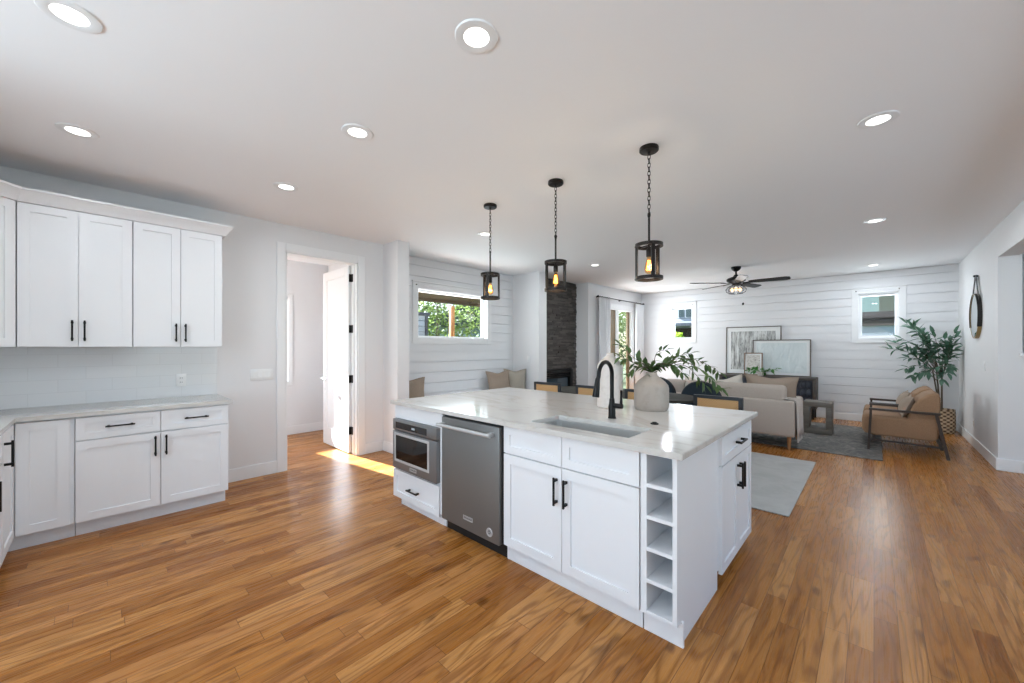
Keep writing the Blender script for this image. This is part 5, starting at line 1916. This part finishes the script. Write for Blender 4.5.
mb.build('strap', M['leather'], t)
mb = MB().cyl((-0.001, 0, 0.54), (-0.028, 0, 0.54), 0.014).sphere((-0.03, 0, 0.54), 0.016, 12)
mb.build('hook', M['black'], t)

# ------------------------------------------------------------------ outdoors
tag(MB().box(-40, 30, -20, 45, -0.5, -0.3).build('ground', M['ground'], None, False), 'green lawn outside the windows', 'ground', None, 'structure')
mb = MB().box(-7.45, NX - 0.16, 2.85, 11.0, 2.50, 2.6).box(-7.55, -7.42, 2.85, 11.0, 2.43, 2.66)
tag(mb.build('porch_roof', M['soffit'], None, False), 'dark olive porch roof above the nook window outside', 'roof', None, 'structure')
t = thing('porch_post', 'orange wood post outside the nook window', 'post', (-9.2, 7.21, -0.3))
MB().box(-0.06, 0.06, -0.06, 0.06, 0, 2.9, 0.005).build('post', M['post'], t)


def tree(name, label, x, y, h, r, m, n_leaf, ls, seed, cz=None, flat=1.0):
    rs_ = random.Random(seed)
    t_ = thing(name, label, 'tree', (x, y, -0.3), 0, 'trees outside the windows')
    MB().tube([(0, 0, 0), (0.05, 0, h * 0.4), (-0.05, 0.05, h * 0.8)], [0.10, 0.08, 0.03], 8).build('trunk', M['bark'], t_)
    lf = MB()
    blobs = [(rs_.uniform(-.6, .6) * r, rs_.uniform(-.6, .6) * r, (cz or h * .6) + rs_.uniform(-.5, .5) * h * .5, rs_.uniform(.35, .6) * r) for _ in range(12)]
    for k in range(n_leaf):
        bx_, by_, bz_, br_ = rs_.choice(blobs)
        v_ = Vector((rs_.gauss(0, 1), rs_.gauss(0, 1), rs_.gauss(0, 1))).normalized() * br_ * rs_.uniform(.6, 1.05)
        p = Vector((bx_, by_, bz_)) + v_
        if p.z < 0.1: continue
        d_ = Vector((rs_.uniform(-1, 1), rs_.uniform(-1, 1), rs_.uniform(-.8, .4)))
        lf.leaf(p, d_, (rs_.uniform(-1, 1), rs_.uniform(-1, 1), 1), ls * rs_.uniform(.7, 1.2), ls * .55)
    lf.build('foliage', m, t_, recalc=False)
    return t_


tree('garden_tree', 'leafy green tree seen through the left half of the nook window', -12.0, 8.7, 4.6, 1.5, M['tree1'], 2000, 0.17, 31, 2.9)
tree('garden_tree', 'leafy green tree seen through the right half of the nook window', -12.4, 11.8, 5.2, 1.6, M['tree1'], 1800, 0.19, 32, 3.9)
tree('garden_tree', 'leafy green tree outside the patio door', -9.2, 16.8, 5.0, 2.1, M['tree1'], 3600, 0.19, 33, 2.2)
tree('garden_tree', 'dense green tree beside the porch, added to block sun at the patio door', -8.7, 9.6, 4.4, 1.5, M['tree1'], 3200, 0.16, 36, 2.0)  # added sun blocker, keeps direct sun off the patio door
tree('shrub', 'bright yellow-green shrub in the lower half of the small far window', -4.85, 12.6, 2.2, 0.5, M['tree2'], 1500, 0.10, 34, 1.45)
# blue-grey neighbour's shed and house beyond the nook window
t = thing('neighbor_house', 'blue-grey neighbour house with a grey roof beyond the nook window trees', 'house', (-17.5, 13.0, -0.3))
mb = MB()
for k in range(17):
    mb.box(-2.5, 2.5, -3.0 - 0.004 * (k % 2), 3.0, k * 0.16, k * 0.16 + 0.152)
mb.build('wall', M['siding'], t, False)
MB().prism([(-3.4, 2.65), (3.4, 2.65), (3.4, 2.76), (0, 4.1), (-3.4, 2.76)], 'x', -2.9, 2.9).build('roof', M['roof'], t, False)
MB().box(2.5, 2.54, -1.2, 0.2, 0.9, 2.1).build('window', M['darkwin'], t, False)
t = thing('garden_shed', 'pale blue siding shed at the left of the nook window view', 'shed', (-9.9, 5.42, -0.3))
mb = MB()
for k in range(17):
    mb.box(-0.9, 0.9, -0.9, 0.72, k * 0.15, k * 0.15 + 0.14)
mb.build('wall', M['siding'], t, False)
MB().box(0.88, 0.93, 0.70, 0.78, 0, 2.56).box(-.95, .98, -.98, .82, 2.54, 2.62).build('corner_trim', M['roof'], t, False)
# neighbour with white siding beyond small left far window
t = thing('neighbor_house', 'white sided neighbour house with two small windows seen in the far left window', 'house', (-8.2, 24.2, -0.3))
mb = MB()
for k in range(34):
    mb.box(-3.2, 3.0, -0.2, 3.0, k * 0.17, k * 0.17 + 0.155)
mb.build('wall', M['siding2'], t, False)
for xa, xb in ((-0.42, -0.10), (0.0, 0.32)):
    w_ = MB().box(xa - .04, xb + .04, -0.25, -0.2, 3.42, 4.02).build('window', M['siding2'], t, False)
    MB().box(xa, xb, -0.26, -0.25, 3.46, 3.98).build('pane', M['darkwin'], w_, False)
MB().box(-3.4, 3.2, -1.1, -0.2, 3.0, 3.07).box(-3.4, 3.2, -1.12, -1.06, 2.90, 3.04).build('porch_eave', M['roof'], t, False)
MB().box(-3.2, 3.0, -0.26, -0.2, 0, 2.8).build('porch_wall', M['browntrim'], t, False)
# neighbour beyond the square window
t = thing('neighbor_garage', 'sage and brown neighbour building filling the small square window', 'building', (0.35, 14.5, -0.3))
MB().box(-4, -0.25, 0.0, 3.0, 0, 6).build('sage_wall', M['siding3'], t, False)
MB().box(-0.25, 4, -0.05, 3.0, 0, 6).build('olive_wall', M['siding4'], t, False)
MB().box(-4, 4, -0.30, -0.05, 2.25, 2.63).box(-4, 4, -0.36, -.3, 2.25, 2.31).box(-4, 4, -0.34, -.3, 2.46, 2.49).build('brown_eave', M['browntrim'], t, False)
MB().prism([(-4, 2.25), (-0.35, 2.25), (3.06, 0.27), (3.06, 0), (-4, 0)], 'y', -0.3, -0.2).build('lower_wall', M['siding2'], t, False)
MB().prism([(-0.35, 2.25), (3.06, 2.25), (3.06, 0.27)], 'y', -0.3, -0.2).build('blue_gable', M['siding'], t, False)
